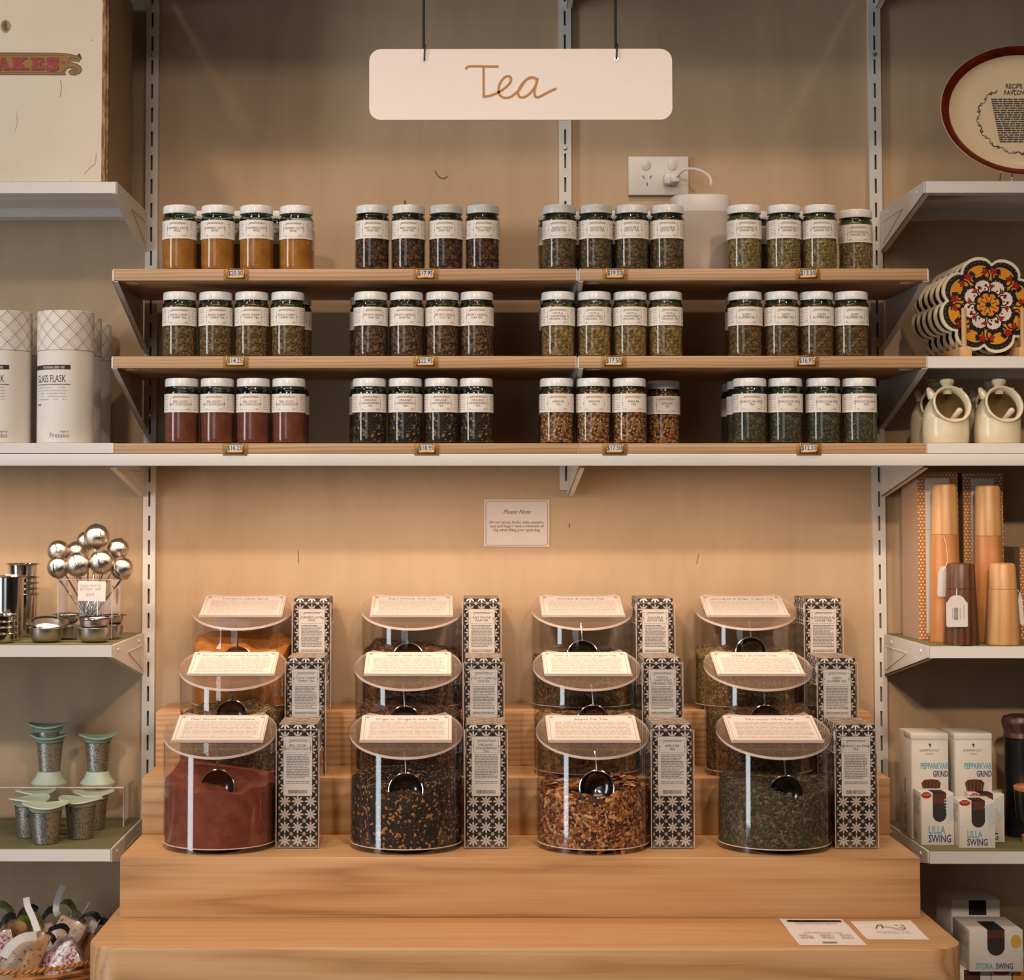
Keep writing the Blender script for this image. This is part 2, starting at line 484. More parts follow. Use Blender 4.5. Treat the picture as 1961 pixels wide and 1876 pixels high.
def dup(root, loc, rotz=None, label=None, group=None):
    def cp(o, par):
        c = o.copy(); COL.objects.link(c); c.parent = par
        for ch in kids.get(o.name, ()): cp(ch, c)
        return c
    kids = {}
    def walk(o):
        kids[o.name] = list(o.children)
        for ch in o.children: walk(ch)
    walk(root)
    c = cp(root, None); c.location = loc
    if rotz is not None: c.rotation_euler = (0, 0, rotz)
    if label: c['label'] = label
    if group: c['group'] = group
    return c
def T(x=0, y=0, z=0): return Matrix.Translation((x, y, z))
def RX(a): return Matrix.Rotation(a, 4, 'X')
def RY(a): return Matrix.Rotation(a, 4, 'Y')
def RZ(a): return Matrix.Rotation(a, 4, 'Z')

# ------------------------------------------------------------------ lettering
_tc = {}
def text2d(txt, size, align='CENTER', bold=0.0, xs=1.0, shear=0.0, res=2):
    key = (txt, size, align, bold, xs, shear)
    if key in _tc: return _tc[key]
    cu = bpy.data.curves.new('lettering', 'FONT')
    cu.body = txt; cu.size = size; cu.align_x = align; cu.offset = bold * size; cu.shear = shear; cu.resolution_u = res; cu.fill_mode = 'FRONT'
    o = bpy.data.objects.new('lettering', cu); COL.objects.link(o)
    bpy.context.view_layer.update()
    me = o.evaluated_get(bpy.context.evaluated_depsgraph_get()).to_mesh()
    vs = [(v.co.x * xs, v.co.y) for v in me.vertices]; fs = [tuple(p.vertices) for p in me.polygons]
    bpy.data.objects.remove(o); bpy.data.curves.remove(cu)
    _tc[key] = (vs, fs); return vs, fs
class Print:
    """flat print collected in x (right) and z (up), then laid on a plane or bent round a cylinder"""
    def __init__(s): s.v = []; s.f = []; s.mi = []; s.cur = 0; s.lay = 0; s.dl = []
    def mat(s, i):
        if i != s.cur: s.lay += 1
        s.cur = i; return s
    def add(s, vs, fs):
        o = len(s.v); s.v += vs; s.dl += [s.lay * 0.000012] * len(vs)
        for f in fs: s.f.append(tuple(i + o for i in f)); s.mi.append(s.cur)
        return s
    def text(s, txt, x, z, size, **kw):
        vs, fs = text2d(txt, size, **kw); return s.add([(a + x, b + z) for a, b in vs], fs)
    def rect(s, x0, x1, z0, z1):
        nx = max(1, int(abs(x1 - x0) / 0.006)); nx = min(nx, 30)
        vs = []
        for i in range(nx + 1):
            x = x0 + (x1 - x0) * i / nx; vs += [(x, z0), (x, z1)]
        return s.add(vs, [(2 * i, 2 * i + 2, 2 * i + 3, 2 * i + 1) for i in range(nx)])
    def frame(s, x0, x1, z0, z1, w):
        s.rect(x0, x1, z0, z0 + w); s.rect(x0, x1, z1 - w, z1); s.rect(x0, x0 + w, z0, z1); s.rect(x1 - w, x1, z0, z1); return s
    def lines(s, x0, x1, z0, z1, pitch, h=None, seed=1, ragged=0.3):
        """fine print too small to read: rows of word-long strokes"""
        r = random.Random(seed); z = z1; h = h or pitch * 0.42
        while z > z0:
            x = x0; end = x1 - (r.random() * ragged * (x1 - x0) if r.random() < 0.3 else 0)
            while x < end:
                w = pitch * r.uniform(0.8, 3.2); x2 = min(end, x + w)
                s.add([(x, z - h), (x2, z - h), (x2, z), (x, z)], [(0, 1, 2, 3)]); x = x2 + pitch * 0.35
            z -= pitch
        return s
    def ribbon(s, pts, w):
        s.lay += 0.2
        vs = []; n = len(pts)
        for i, (x, z) in enumerate(pts):
            x0, z0 = pts[max(0, i - 1)]; x1, z1 = pts[min(n - 1, i + 1)]
            dx, dz = x1 - x0, z1 - z0; l = math.hypot(dx, dz) or 1
            vs += [(x - dz / l * w / 2, z + dx / l * w / 2), (x + dz / l * w / 2, z - dx / l * w / 2)]
        return s.add(vs, [(2 * i, 2 * i + 1, 2 * i + 3, 2 * i + 2) for i in range(n - 1)])
    def poly(s, pts):
        s.lay += 0.2
        return s.add(list(pts), [tuple(range(len(pts)))])
    def ellipse(s, x, z, a, b, n=20): return s.poly([(x + a * math.cos(2 * PI * i / n), z + b * math.sin(2 * PI * i / n)) for i in range(n)])
    def out(s, name, mats, parent, flat=None, cyl=None, mtx=None, **props):
        if cyl:
            rr, ang = cyl
            vs = [((rr + d) * math.sin(ang + x / rr), -(rr + d) * math.cos(ang + x / rr), z) for (x, z), d in zip(s.v, s.dl)]
        else:
            vs = [(x, (flat or 0.0) - d, z) for (x, z), d in zip(s.v, s.dl)]
        mb = MB(); mb.add(vs, s.f, mtx); mb.mi = s.mi
        return mb.obj(name, mats, parent, smooth=0, **props)
def smooth_path(pts, n=6):
    out = []
    k = len(pts)
    for i in range(k - 1):
        p0, p1, p2, p3 = pts[max(0, i - 1)], pts[i], pts[i + 1], pts[min(k - 1, i + 2)]
        for j in range(n):
            t = j / n
            out.append(tuple(0.5 * (2 * b + (c - a) * t + (2 * a - 5 * b + 4 * c - d) * t * t + (3 * b - a - 3 * c + d) * t ** 3) for a, b, c, d in zip(p0, p1, p2, p3)))
    out.append(tuple(pts[-1])); return out
def rrect(x0, x1, z0, z1, r, n=6):
    pts = []
    for cx, cz, a in ((x1 - r, z0 + r, -PI / 2), (x1 - r, z1 - r, 0), (x0 + r, z1 - r, PI / 2), (x0 + r, z0 + r, PI)):
        for i in range(n + 1): pts.append((cx + r * math.cos(a + PI / 2 * i / n), cz + r * math.sin(a + PI / 2 * i / n)))
    return pts
def struct(o): o['kind'] = 'structure'; return o
# ------------------------------------------------------------------ the room
XL, XR, YF, ZC = -3.1, 3.3, -6.2, 3.6
struct(MB().box(XL, XR, 0.0, 0.12, 0, ZC).obj('wall_back', 'wall', smooth=0))
struct(MB().box(XL - 0.1, XR + 0.1, YF - 0.1, 0.12, -0.1, 0.0).obj('floor', 'floor', smooth=0))
struct(MB().box(XL - 0.1, XR + 0.1, YF - 0.1, 0.12, ZC, ZC + 0.1).obj('ceiling', 'room', smooth=0))
struct(MB().box(XR, XR + 0.1, YF, 0.12, 0, ZC).obj('wall_right', 'room', smooth=0))
w_ = MB()
w_.box(XL - 0.1, XL, YF, -2.6, 0, ZC).box(XL - 0.1, XL, -1.8, 0.12, 0, ZC).box(XL - 0.1, XL, -2.6, -1.8, 0, 0.2).box(XL - 0.1, XL, -2.6, -1.8, 3.3, ZC)
struct(w_.obj('wall_left', 'room', smooth=0))
w_ = MB()
w_.box(XL, -2.9, YF - 0.1, YF, 0, ZC).box(-1.1, XR, YF - 0.1, YF, 0, ZC).box(-2.9, -1.1, YF - 0.1, YF, 0, 0.7).box(-2.9, -1.1, YF - 0.1, YF, 3.1, ZC)
struct(w_.obj('wall_front', 'room', smooth=0))
wn = struct(MB().box(XL - 0.07, XL - 0.03, -2.6, -2.55, 0.2, 3.3).box(XL - 0.07, XL - 0.03, -1.85, -1.8, 0.2, 3.3).box(XL - 0.07, XL - 0.03, -2.55, -1.85, 0.2, 0.25).box(XL - 0.07, XL - 0.03, -2.55, -1.85, 3.25, 3.3).obj('window_1', 'white_metal', smooth=0))
MB().box(XL - 0.055, XL - 0.049, -2.55, -1.85, 0.25, 3.25).obj('pane', 'pane', wn, smooth=0)
wn = struct(MB().box(-2.9, -1.1, YF - 0.07, YF - 0.03, 0.7, 0.76).box(-2.9, -1.1, YF - 0.07, YF - 0.03, 3.04, 3.1).box(-2.9, -2.84, YF - 0.07, YF - 0.03, 0.76, 3.04).box(-1.16, -1.1, YF - 0.07, YF - 0.03, 0.76, 3.04).box(-2.03, -1.97, YF - 0.07, YF - 0.03, 0.76, 3.04).obj('window_2', 'white_metal', smooth=0))
for a_, b_ in ((-2.84, -2.03), (-1.97, -1.16)):
    MB().box(a_, b_, YF - 0.055, YF - 0.049, 0.76, 3.04).obj('pane', 'pane', wn, smooth=0)
em = NT('lamp_glow'); em.set(Base_Color=(1, 0.8, 0.6, 1)); em.b.inputs['Emission Color'].default_value = (1, 0.75, 0.5, 1); em.b.inputs['Emission Strength'].default_value = 1.2; M['glow'] = em.m
M['lamp_cover'] = plain('lamp_cover', 'e6dccb', 0.4)
for i, (x, y, z) in enumerate(SPOTS + ACCENT):
    r_ = thing('ceiling_spotlight', f'small black ceiling spotlight, {("left of the row above the display", "middle of the row above the display", "right of the row above the display", "left of the row behind the camera", "right of the row behind the camera", "middle of the row behind the camera")[i]}', 'lamp', (x, y, ZC), 0, 'black ceiling spotlights')
    MB().lathe([(0.045, -0.02), (0.045, 0.0)], 20, cap0=True, cap1=True).obj('base', 'black', r_)
    mt = T(0, 0, -0.16) @ RX(R(-22 if i < 3 else -58))
    MB().lathe([(0.038, -0.06), (0.04, 0.08)], 20, mt, cap1=True).tube([(0, 0, -0.02), (0, 0, -0.1)], 0.008).obj('can', 'black', r_)
    MB().lathe([(0.0005, 0.0), (0.036, 0.0)], 20, mt @ T(0, 0, -0.03)).obj('bulb', 'glow', r_)

r_ = thing('ceiling_panel_light', 'long flat ceiling light panel in front of the display', 'lamp', (-0.1, -2.3, ZC))
MB().box(-1.34, 1.34, -0.29, 0.29, -0.05, -0.001).obj('housing', 'white_metal', r_, smooth=0)
MB().box(-1.3, 1.3, -0.25, 0.25, -0.054, -0.0502).obj('diffuser', 'glow', r_, smooth=0)
# wall marks seen on the plywood: a wire scratch, small cracks
mk = Print()
mk.ribbon(smooth_path([P(x, y, 0) for x, y in ((833, 327), (840, 338), (850, 342), (857, 337))]), 0.0018)
mk.ribbon([P(775, 384, 0), P(776, 392, 0)], 0.003)
mk.ribbon([P(571, 1054, 0), P(572, 1078, 0)], 0.0012); mk.ribbon([P(1091, 1002, 0), P(1090, 1010, 0)], 0.0015)
mk.ribbon([P(1338, 1060, 0), P(1334, 1080, 0)], 0.001)
mk.out('scratch', [plain('crack', '5d4636', 0.9)], bpy.data.objects['wall_back'], flat=-0.0006)

# ------------------------------------------------------------------ slotted uprights
def upright(xpx, ypx, zb, zt, label):
    X = PX(xpx, -0.012, ypx)
    h = zt - zb
    mb = MB()
    mb.box(-0.0115, -0.0095, 0, 0.012, 0, h).box(0.0095, 0.0115, 0, 0.012, 0, h)
    mb.box(-0.0095, -0.0019, 0, 0.0015, 0, h).box(0.0019, 0.0095, 0, 0.0015, 0, h)
    p = 0.045; k = int(h / p) + 1
    for i in range(k):
        z = i * p
        mb.box(-0.0019, 0.0019, 0, 0.0015, z, min(h, z + 0.017))
    o = mb.obj('slotted_upright', 'white_metal', smooth=0)
    o.location = (X, -0.0122, zb)
    tag(o, label, 'upright', 'slotted shelf uprights on the wall')
    for zz in (h * 0.2, h * 0.5, h * 0.8): MB().lathe([(0.004, 0.0), (0.003, 0.0015), (0.0005, 0.002)], 12, T(0, -0.0003, round(zz / p) * p + 0.009) @ RX(R(90))).obj('screw', 'steel_dull', o)
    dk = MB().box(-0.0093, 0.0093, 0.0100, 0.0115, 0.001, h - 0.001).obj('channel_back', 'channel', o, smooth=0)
    return X
XU_L = upright(289, 520, 0.45, 2.75, 'white slotted steel upright on the wall at the left of the jars')
XU_C = upright(1083, 520, PZ(938, -0.012), 2.75, 'short white slotted upright on the wall behind the hanging tea sign')
XU_R = upright(1679, 520, 0.45, 2.75, 'white slotted steel upright on the wall at the right of the jars')

# ------------------------------------------------------------------ shelves
YS = -0.326                       # front of the shelves
def bracket(parent, x, zt, side=1, h0=0.0205, drop=0.076, mats='white_metal', yf=YS + 0.003, relief=1):
    """pressed steel arm in the y-z plane under the end of a shelf, hooked in the upright"""
    hb = drop
    pts = [(yf, zt), (yf, zt - h0), (-0.0135, zt - hb), (-0.0135, zt)]
    mb = MB()
    vs = []
    for dx in (-0.001, 0.001): vs += [(x + dx, y, z) for y, z in pts]
    mb.add(vs, [(0, 1, 2, 3), (7, 6, 5, 4), (0, 4, 5, 1), (1, 5, 6, 2), (2, 6, 7, 3), (3, 7, 4, 0)])
    # folded flange along the lower edge and a pressed triangle
    a = Vector((x, yf, zt - h0)); b = Vector((x, -0.0135, zt - hb))
    for s in (1,):
        vs = [(x - 0.001, a.y, a.z), (x + side * 0.009, a.y, a.z), (x + side * 0.009, b.y, b.z), (x - 0.001, b.y, b.z),
              (x - 0.001, a.y, a.z + 0.0015), (x + side * 0.009, a.y, a.z + 0.0015), (x + side * 0.009, b.y, b.z + 0.0015), (x - 0.001, b.y, b.z + 0.0015)]
        mb.add(vs, [(0, 1, 2, 3), (7, 6, 5, 4), (0, 4, 5, 1), (1, 5, 6, 2), (2, 6, 7, 3), (3, 7, 4, 0)])
    if relief:
        tri = [(yf + 0.14, zt - 0.022), (-0.03, zt - hb + 0.012), (-0.03, zt - 0.022)]
        for s in (-1, 1):
            for i in range(3):
                p, q = tri[i], tri[(i + 1) % 3]
                mb.tube([(x + s * 0.0012, p[0], p[1]), (x + s * 0.0012, q[0], q[1])], 0.0012, 6)
        for yy in (yf + 0.045, -0.07):
            mb.lathe([(0.0035, 0.0), (0.003, 0.0016), (0.0004, 0.002)], 10, T(x - side * 0.001, yy, zt - 0.011) @ RY(R(-90 * side)))
    return mb.obj('bracket', mats, parent)

def steel_shelf(x0, x1, zt, label, mat=False, br=(), lip=None, yb=-0.014):
    r = thing('steel_shelf', label, 'shelf', (0, 0, 0), 0, 'white steel shelves')
    lip = lip or 22 * MPP(YS)
    mb = MB()
    mb.box(x0, x1, YS, yb, zt - 0.0015, zt)                      # top sheet
    mb.box(x0, x1, YS, YS + 0.0015, zt - lip, zt - 0.0015)       # front lip
    mb.box(x0, x1, YS + 0.0015, YS + 0.03, zt - lip, zt - lip + 0.0012)
    mb.box(x0, x1, -0.06, -0.0585, zt - 0.017, zt - 0.0015).box(x0, x1, -0.0585, yb, zt - 0.017, zt - 0.0158)
    mb.box(x0, x1, -0.20, -0.17, zt - 0.010, zt - 0.0015)        # stiffening channel
    mb.obj('board', 'white_metal', r, smooth=0)
    if mat: MB().box(x0 + 0.002, x1 - 0.002, YS + 0.004, yb - 0.004, zt, zt + 0.0015).obj('shelf_mat', 'olive', r, smooth=0, label='olive green shelf mat')
    for x, side in br: bracket(r, x, zt, side)
    for xe in (x0, x1 - 0.0012): MB().box(xe, xe + 0.0012, YS - 0.0006, YS + 0.002, zt - lip, zt).obj('end_cap', 'white_edge', r, smooth=0)
    return r
ZL = {}
XLE, XRE = -1.62, 1.72            # the side bays run on past the frame
def bay(side, xpx, ypx, nm, label, mat=False):
    x, z = P(xpx, ypx, YS)
    ZL[nm] = z + (0.0015 if mat else 0)
    xin = x - 0.002 if side == 'L' else x + 0.002
    thin = nm in ('L2', 'R3')          # these two lie on the long white shelf and have no arms of their own
    lip = 19.3 * MPP(YS) if thin else None
    if side == 'L': steel_shelf(XLE, x, z, label, mat, () if thin else ((x + 0.0012, -1), (XLE - 0.0012, 1)), lip)
    else: steel_shelf(x, XRE, z, label, mat, () if thin else ((XRE + 0.0012, -1),) if nm == 'R2' else ((x - 0.0012, 1), (XRE + 0.0012, -1)), lip)
bay('L', 221.5, 348, 'L1', 'white steel shelf carrying the old cream tin box')
bay('R', 1772, 347, 'R1', 'white steel shelf carrying the brown-rimmed recipe plate')
bay('L', 217, 848, 'L2', 'white steel shelf carrying the diamond-patterned flask tubes')
bay('R', 1776, 682, 'R2', 'white steel shelf carrying the flower-shaped tile stack')
bay('R', 1776, 848.5, 'R3', 'white steel shelf carrying the cream salt pigs')
bay('L', 214, 1235.5, 'L3', 'white steel shelf with green mat carrying the steel tea balls', True)
bay('R', 1780, 1237.5, 'R4', 'white steel shelf with green mat carrying the wooden mills', True)
bay('L', 211.5, 1626.5, 'L4', 'white steel shelf with green mat carrying the mint-lidded tea cups', True)
bay('R', 1780, 1631, 'R5', 'white steel shelf with green mat carrying the white grinder cartons', True)
# lowest shelves, just under the frame, carry the basket and the large cartons
def low(x0, x1, z, nm, label, br):
    ZL[nm] = z; steel_shelf(x0, x1, z, label, False, br)
low(XLE, PX(211, YS, 1990), PZ(2010, YS, 200), 'L5', 'lowest white steel shelf at left under the wicker basket', ())
low(PX(1800, YS, 1990), XRE, PZ(1925, YS, 1900), 'R6', 'lowest white steel shelf at right under the white cartons', ())
# upper shelves above the frame: only the tips of their brackets show
ZU = 2.468
for x0, x1, lab, br in ((XLE, XU_L - 0.004, 'high white steel shelf above the cream tin, bracket tip in view', ((XU_L - 0.004, -1),)),
                        (XU_L + 0.006, XU_R - 0.006, 'high white steel shelf above the jars, bracket tips in view', ((XU_C + 0.004, 1),)),
                        (XU_R + 0.004, XRE, 'high white steel shelf above the recipe plate, bracket tip in view', ((XU_R + 0.004, 1),))):
    steel_shelf(x0, x1, ZU, lab, False, br)

# three oak-fronted jar shelves, each in two halves, with brass price holders
def holder(parent, px, zt, price):
    X = PX(px, YS, 860)
    m = MPP(YS)
    h = 23 * m; w = 47 * m / 2
    mb = MB().box(X - w, X + w, YS - 0.0012, YS, zt - h, zt - 0.001, bev=0.0004)
    fx0, fx1 = X - 18.5 * m, X + 18.5 * m - 0.001
    ho = mb.obj('label_holder', 'brass_dark', parent, label='brass price holder')
    fr = MB()
    zb = zt - 19 * m
    fr.box(fx0, fx1, YS - 0.0042, YS - 0.0012, zb, zb + 3.2 * m, bev=0.0008).box(fx0, fx0 + 3.4 * m, YS - 0.0042, YS - 0.0012, zb, zt, bev=0.0008).box(fx1 - 3.4 * m, fx1, YS - 0.0042, YS - 0.0012, zb, zt, bev=0.0008).box(fx0, fx1, YS - 0.0042, YS - 0.0012, zt - 1.6 * m, zt, bev=0.0005)
    fr.obj('frame', 'brass', ho)
    for sx in (X - w + 0.0022, X + w - 0.0022): MB().lathe([(0.0013, 0), (0.0002, 0.0008)], 8, T(sx, YS - 0.0012, zt - h * 0.5) @ RX(R(90))).obj('pin', 'brass', ho)
    pr = MB().prism(rrect(fx0 + 3 * m, fx1 - 3 * m, zb + 2.4 * m, zt - 2 * m, 0.0022), YS - 0.0022, YS - 0.0013)
    pr.obj('price_card', 'paper', ho, smooth=0)
    Print().text(price, (fx0 + fx1) / 2, (zb + zt) / 2 - 3.6 * m, 12.5 * m, xs=0.82, bold=0.008).out('lettering', ['ink'], ho, flat=YS - 0.0025)
def oak_shelf(x0px, x1px, ypx, label, br, prices, yref, lead=None, board_h=22.5):
    x0 = PX(x0px, YS, yref); x1 = PX(x1px, YS, yref); zt = PZ(ypx, YS, 990)
    r = thing('oak_shelf', label, 'shelf', (0, 0, 0), 0, 'oak-fronted jar shelves')
    h = board_h * MPP(YS)
    MB().box(x0, x1, YS + 0.001, -0.03, zt - h, zt, bev=0.0006).obj('board', 'shelf_oak', r)
    e = 0.0012
    for xe in (x0 - e, x1 + 0.0001): MB().box(xe, xe + e - 0.0001, YS + 0.0005, -0.03, zt - h, zt).obj('edge_band', 'white_edge', r, smooth=0)
    for x, side, dr in br: bracket(r, x, zt - 0.002, side, h0=h, drop=0.108)
    for x, side, dr in br:
        c = (x + side * 0.028, YS + 0.035)
        MB().lathe([(0.012, -0.0012), (0.012, 0.0)], 16, T(c[0], c[1], zt - h - 0.0001), cap0=True).obj('fixing_plate', 'white_metal', r)
    for px, pr in prices: holder(r, px, zt, pr)
    return zt
ROWZ = []
PR = [('$20.00', '$17.95', '$19.50', '$13.50'), ('$14.25', '$22.95', '$17.50', '$16.95'), ('$16.25', '$18.95', '$17.50', '$12.50')]
PXS = [(450, 815, 1179, 1550), (450, 815, 1176, 1546), (450, 817, 1177, 1549)]
for i, (nm, yl, xs) in enumerate((('top', 514.3, (218, 1103.5, 1110.5, 1776)), ('middle', 681.5, (216.5, 1102.5, 1109, 1774)), ('bottom', 848.5, (218, 1106.5, 1108.5, 1774)))):
    bl = () if i == 2 else ((PX(xs[0], YS, yl) - 0.0022, 1, 1),)
    br_ = () if i == 2 else ((PX(xs[3], YS, yl) + 0.0022, -1, 1),)
    bc = () if i == 2 else ((PX(1107, YS, yl), 1, 1),)
    z = oak_shelf(xs[0], xs[1], yl, f'left half of the {nm} oak-fronted jar shelf', bl, list(zip(PXS[i][:2], PR[i][:2])), yl, board_h=22.5 if i < 2 else 19.5)
    oak_shelf(xs[2], xs[3], yl, f'right half of the {nm} oak-fronted jar shelf', br_ + bc, list(zip(PXS[i][2:], PR[i][2:])), yl, board_h=22.5 if i < 2 else 19.5)
    ROWZ.append(z)

# the long white shelf under the bottom jar shelf
zf1, zf0 = PZ(868.4, YS), PZ(891.5, YS)
r_ = thing('long_white_shelf', 'long white shelf running under the bottom oak shelf, full width', 'shelf')
mb = MB().box(XLE, XRE, YS + 0.0006, YS + 0.0125, zf0, zf1 - 0.0002, bev=0.001)
mb.box(XLE, XRE, YS + 0.0126, -0.016, zf1 - 0.0035, zf1 - 0.0005)
mb.obj('board', 'white_metal', r_)
for x, s in ((PX(218, YS, 880), -1), (XU_C + 0.003, 1), (PX(1772, YS, 880), 1)):
    bracket(r_, x if s == 1 and abs(x) > 0.4 or s == -1 else XU_C + 0.003, zf1 - 0.004, s, drop=0.066, yf=YS + 0.016)
MB().box(-1.49, 0.65, -0.311, -0.284, zf0 + 0.004, zf1 - 0.004).obj('lamp_housing', 'white_metal', r_, smooth=0)
MB().box(-1.48, 0.64, -0.309, -0.286, zf0 + 0.0015, zf0 + 0.0039).obj('lamp_diffuser', 'lamp_cover', r_, smooth=0)

# ------------------------------------------------------------------ display table and steps
Y0, Y1, Y2, Y3 = -0.712, -0.51, -0.3085, -0.164
ZT = PZ(1757, Y1, 990)             # table top
r_ = thing('display_table', 'oak display table with rounded corners in the foreground', 'table', (0, 0, 0))
xa, xb = PX(160, Y0, 1830), PX(1855.5, Y0, 1830)
poly = []
rc = 0.055
for cx, a in ((xb - rc, -PI / 2), (xa + rc, PI)):
    if a < 0: poly += [(cx + rc * math.cos(a + PI / 2 * i / 8), Y0 + rc + rc * math.sin(a + PI / 2 * i / 8)) for i in range(9)] + [(xb, -0.02), (xa, -0.02)]
    else: poly += [(cx + rc * math.cos(a + PI / 2 * i / 8), Y0 + rc + rc * math.sin(a + PI / 2 * i / 8)) for i in range(9)]
bm = bmesh.new()
vs = [bm.verts.new((x, y, ZT)) for x, y in poly]
f = bm.faces.new(vs)
ret = bmesh.ops.extrude_face_region(bm, geom=[f])
bmesh.ops.translate(bm, verts=[v for v in ret['geom'] if isinstance(v, bmesh.types.BMVert)], vec=(0, 0, -0.085))
bmesh.ops.recalc_face_normals(bm, faces=bm.faces[:])
ed = [e for e in bm.edges if all(abs(v.co.z - ZT) < 1e-5 for v in e.verts)]
bmesh.ops.bevel(bm, geom=ed, offset=0.004, segments=2, affect='EDGES', profile=0.5)
MB().bm(bm).obj('table_top', 'oak', r_)
for x in (xa + 0.12, xb - 0.18): MB().box(x, x + 0.06, Y0 + 0.08, -0.05, 0.0, ZT - 0.085, bev=0.003).obj('leg', 'oak', r_)
steps = []
prev = ZT
for i, (ya, pxl, pxr, py, nm) in enumerate(((Y1, 230, 1762, 1641, 'lowest'), (Y2, 272.5, 1704.2, 1488.6, 'middle'), (Y3, 298.3, 1667.6, 1363, 'top'))):
    z = PZ(py, ya, 990); x0, x1 = PX(pxl, ya, py), PX(pxr, ya, py)
    o = MB().box(x0, x1, ya, -0.0135, prev, z, bev=0.0012).obj('display_step', 'oak')
    tag(o, f'long oak box forming the {nm} step of the tea display', 'step', 'stacked oak display steps')
    steps.append(z); prev = z
Z1, Z2, Z3 = steps
# ------------------------------------------------------------------ hanging sign
YG = -0.60
mg = MPP(YG)
X0, Zs = P(997, 162, YG)
r_ = thing('hanging_sign', 'white hanging sign with rounded corners reading Tea in gold script', 'sign', (X0, YG, Zs))
hw, hh = 292.5 * mg, 69 * mg
bmx = MB().prism(rrect(-hw, hw, -hh, hh, 23 * mg, 8), -0.002, 0.002)
bmx.obj('board', 'sign', r_, smooth=30)
pt = [(675, 372), (680, 362), (690, 357), (705, 355), (780, 356), (853, 357)]
def sg(p): return ((650 + p[0] / 2.8014 - 997) * mg, (162 - p[1] / 2.8014) * mg)
tr = Print()
tr.lay += 4; tr.ribbon(smooth_path([sg(p) for p in pt], 4), 4.4 * mg)
tr.lay += 4; tr.ribbon([sg(p) for p in ((771, 357), (771, 440), (772, 519))], 4.4 * mg)
tr.lay += 4; tr.ribbon(smooth_path([sg(p) for p in ((765, 521), (800, 517), (835, 505), (868, 487), (900, 462), (918, 437), (918, 417), (903, 409), (883, 417), (862, 445), (852, 480), (858, 510), (880, 526), (910, 525), (938, 508), (965, 482), (982, 455), (1000, 432), (1022, 417), (1042, 417), (1058, 428))], 6), 4.4 * mg)
tr.lay += 4; tr.ribbon(smooth_path([sg(p) for p in ((1040, 417), (1015, 421), (990, 440), (968, 470), (957, 498), (965, 521), (985, 525), (1010, 513), (1035, 488), (1055, 455), (1063, 421))], 6), 4.4 * mg)
tr.lay += 4; tr.ribbon(smooth_path([sg(p) for p in ((1063, 419), (1054, 455), (1046, 495), (1051, 520), (1070, 523), (1108, 503), (1140, 487), (1165, 477))], 6), 4.4 * mg)
tr.out('lettering', ['gold'], r_, flat=-0.0024, label='gold handwritten word Tea')
for px, py, top in ((811, 114, 807), (1182, 112, 1181)):
    x, z = (px - 997) * mg, (162 - py) * mg
    MB().lathe([(0.0012, -0.0026), (0.0034, -0.0026), (0.0034, 0.0026), (0.0012, 0.0026), (0.0012, -0.0026)], 14, T(x, 0, z) @ RX(R(90))).obj('grommet', 'steel_dull', r_)
    xt = (top - 997) * mg
    MB().tube([(x, -0.0045, z - 0.001), (x + 0.0004, -0.005, z + 0.010), (x + 0.0012, -0.0045, z + 0.021), (x + 0.001, 0.0, z + 0.024), (x - 0.001, 0.004, z + 0.02), (x - 0.0008, 0.0045, z + 0.01), (x, 0.003, z)], 0.0013, 8).obj('hook', 'black', r_)
    MB().tube([(x - 0.0012, 0.0, z + 0.0205), (xt, 0, ZC - Zs)], 0.0021, 8).obj('rod', 'black', r_)

# ------------------------------------------------------------------ power point, plug and lead
x0, z0 = P(1260, 338, 0)
m0 = MPP(0)
r_ = thing('power_point', 'white double power point with two switches on the wall', 'power outlet', (x0, -0.0002, z0))
MB().box(-58 * m0, 58 * m0, -0.010, 0, -37.5 * m0, 37.5 * m0, bev=0.002).obj('cover_plate', 'plastic', r_)
for sx, sz in ((1235.5, 317), (1286.5, 317)):
    MB().lathe([(0.0092, 0.0), (0.0088, 0.0022), (0.006, 0.0034), (0.0004, 0.0038)], 20, T((sx - 1260) * m0, -0.0098, (338 - sz) * m0) @ RX(R(90)), sx=1.0, sy=1.15).obj('switch', 'plastic', r_)
for cx in (1238, 1284):
    sl = [((cx - 1260 - 7) * m0, (338 - 341) * m0, 0.5), ((cx - 1260 + 7) * m0, (338 - 341) * m0, -0.5), ((cx - 1260) * m0, (338 - 355) * m0, 0.0)]
    for sx, sz, a in sl:
        MB().box(-0.0007, 0.0007, -0.0003, 0.0005, -0.0035, 0.0035, T(sx, -0.0100, sz) @ RY(a * -1)).obj('slot', 'dark', r_, smooth=0)
xp, zp = (1284 - 1260) * m0, (338 - 346) * m0
r_ = thing('power_plug', 'white plug in the right socket with lead to the speaker', 'plug', (x0 + xp, -0.0106, z0 + zp))
MB().box(-0.015, 0.013, -0.016, 0, -0.011, 0.011, bev=0.005).box(-0.004, 0.014, -0.026, -0.012, -0.009, 0.005, bev=0.004).obj('plug_body', 'plastic', r_)
pl = [(0.006, -0.024, 0.0)] + [((px - 1284) * m0, yy, (346 - py) * m0) for px, py, yy in ((1304, 334, -0.036), (1322, 335, -0.05), (1336, 343, -0.065), (1345, 356, -0.085), (1346, 368, -0.10), (1343, 377, -0.112))]
MB().tube(smooth_path(pl, 5), 0.0026, 8).obj('lead', 'plastic', r_)

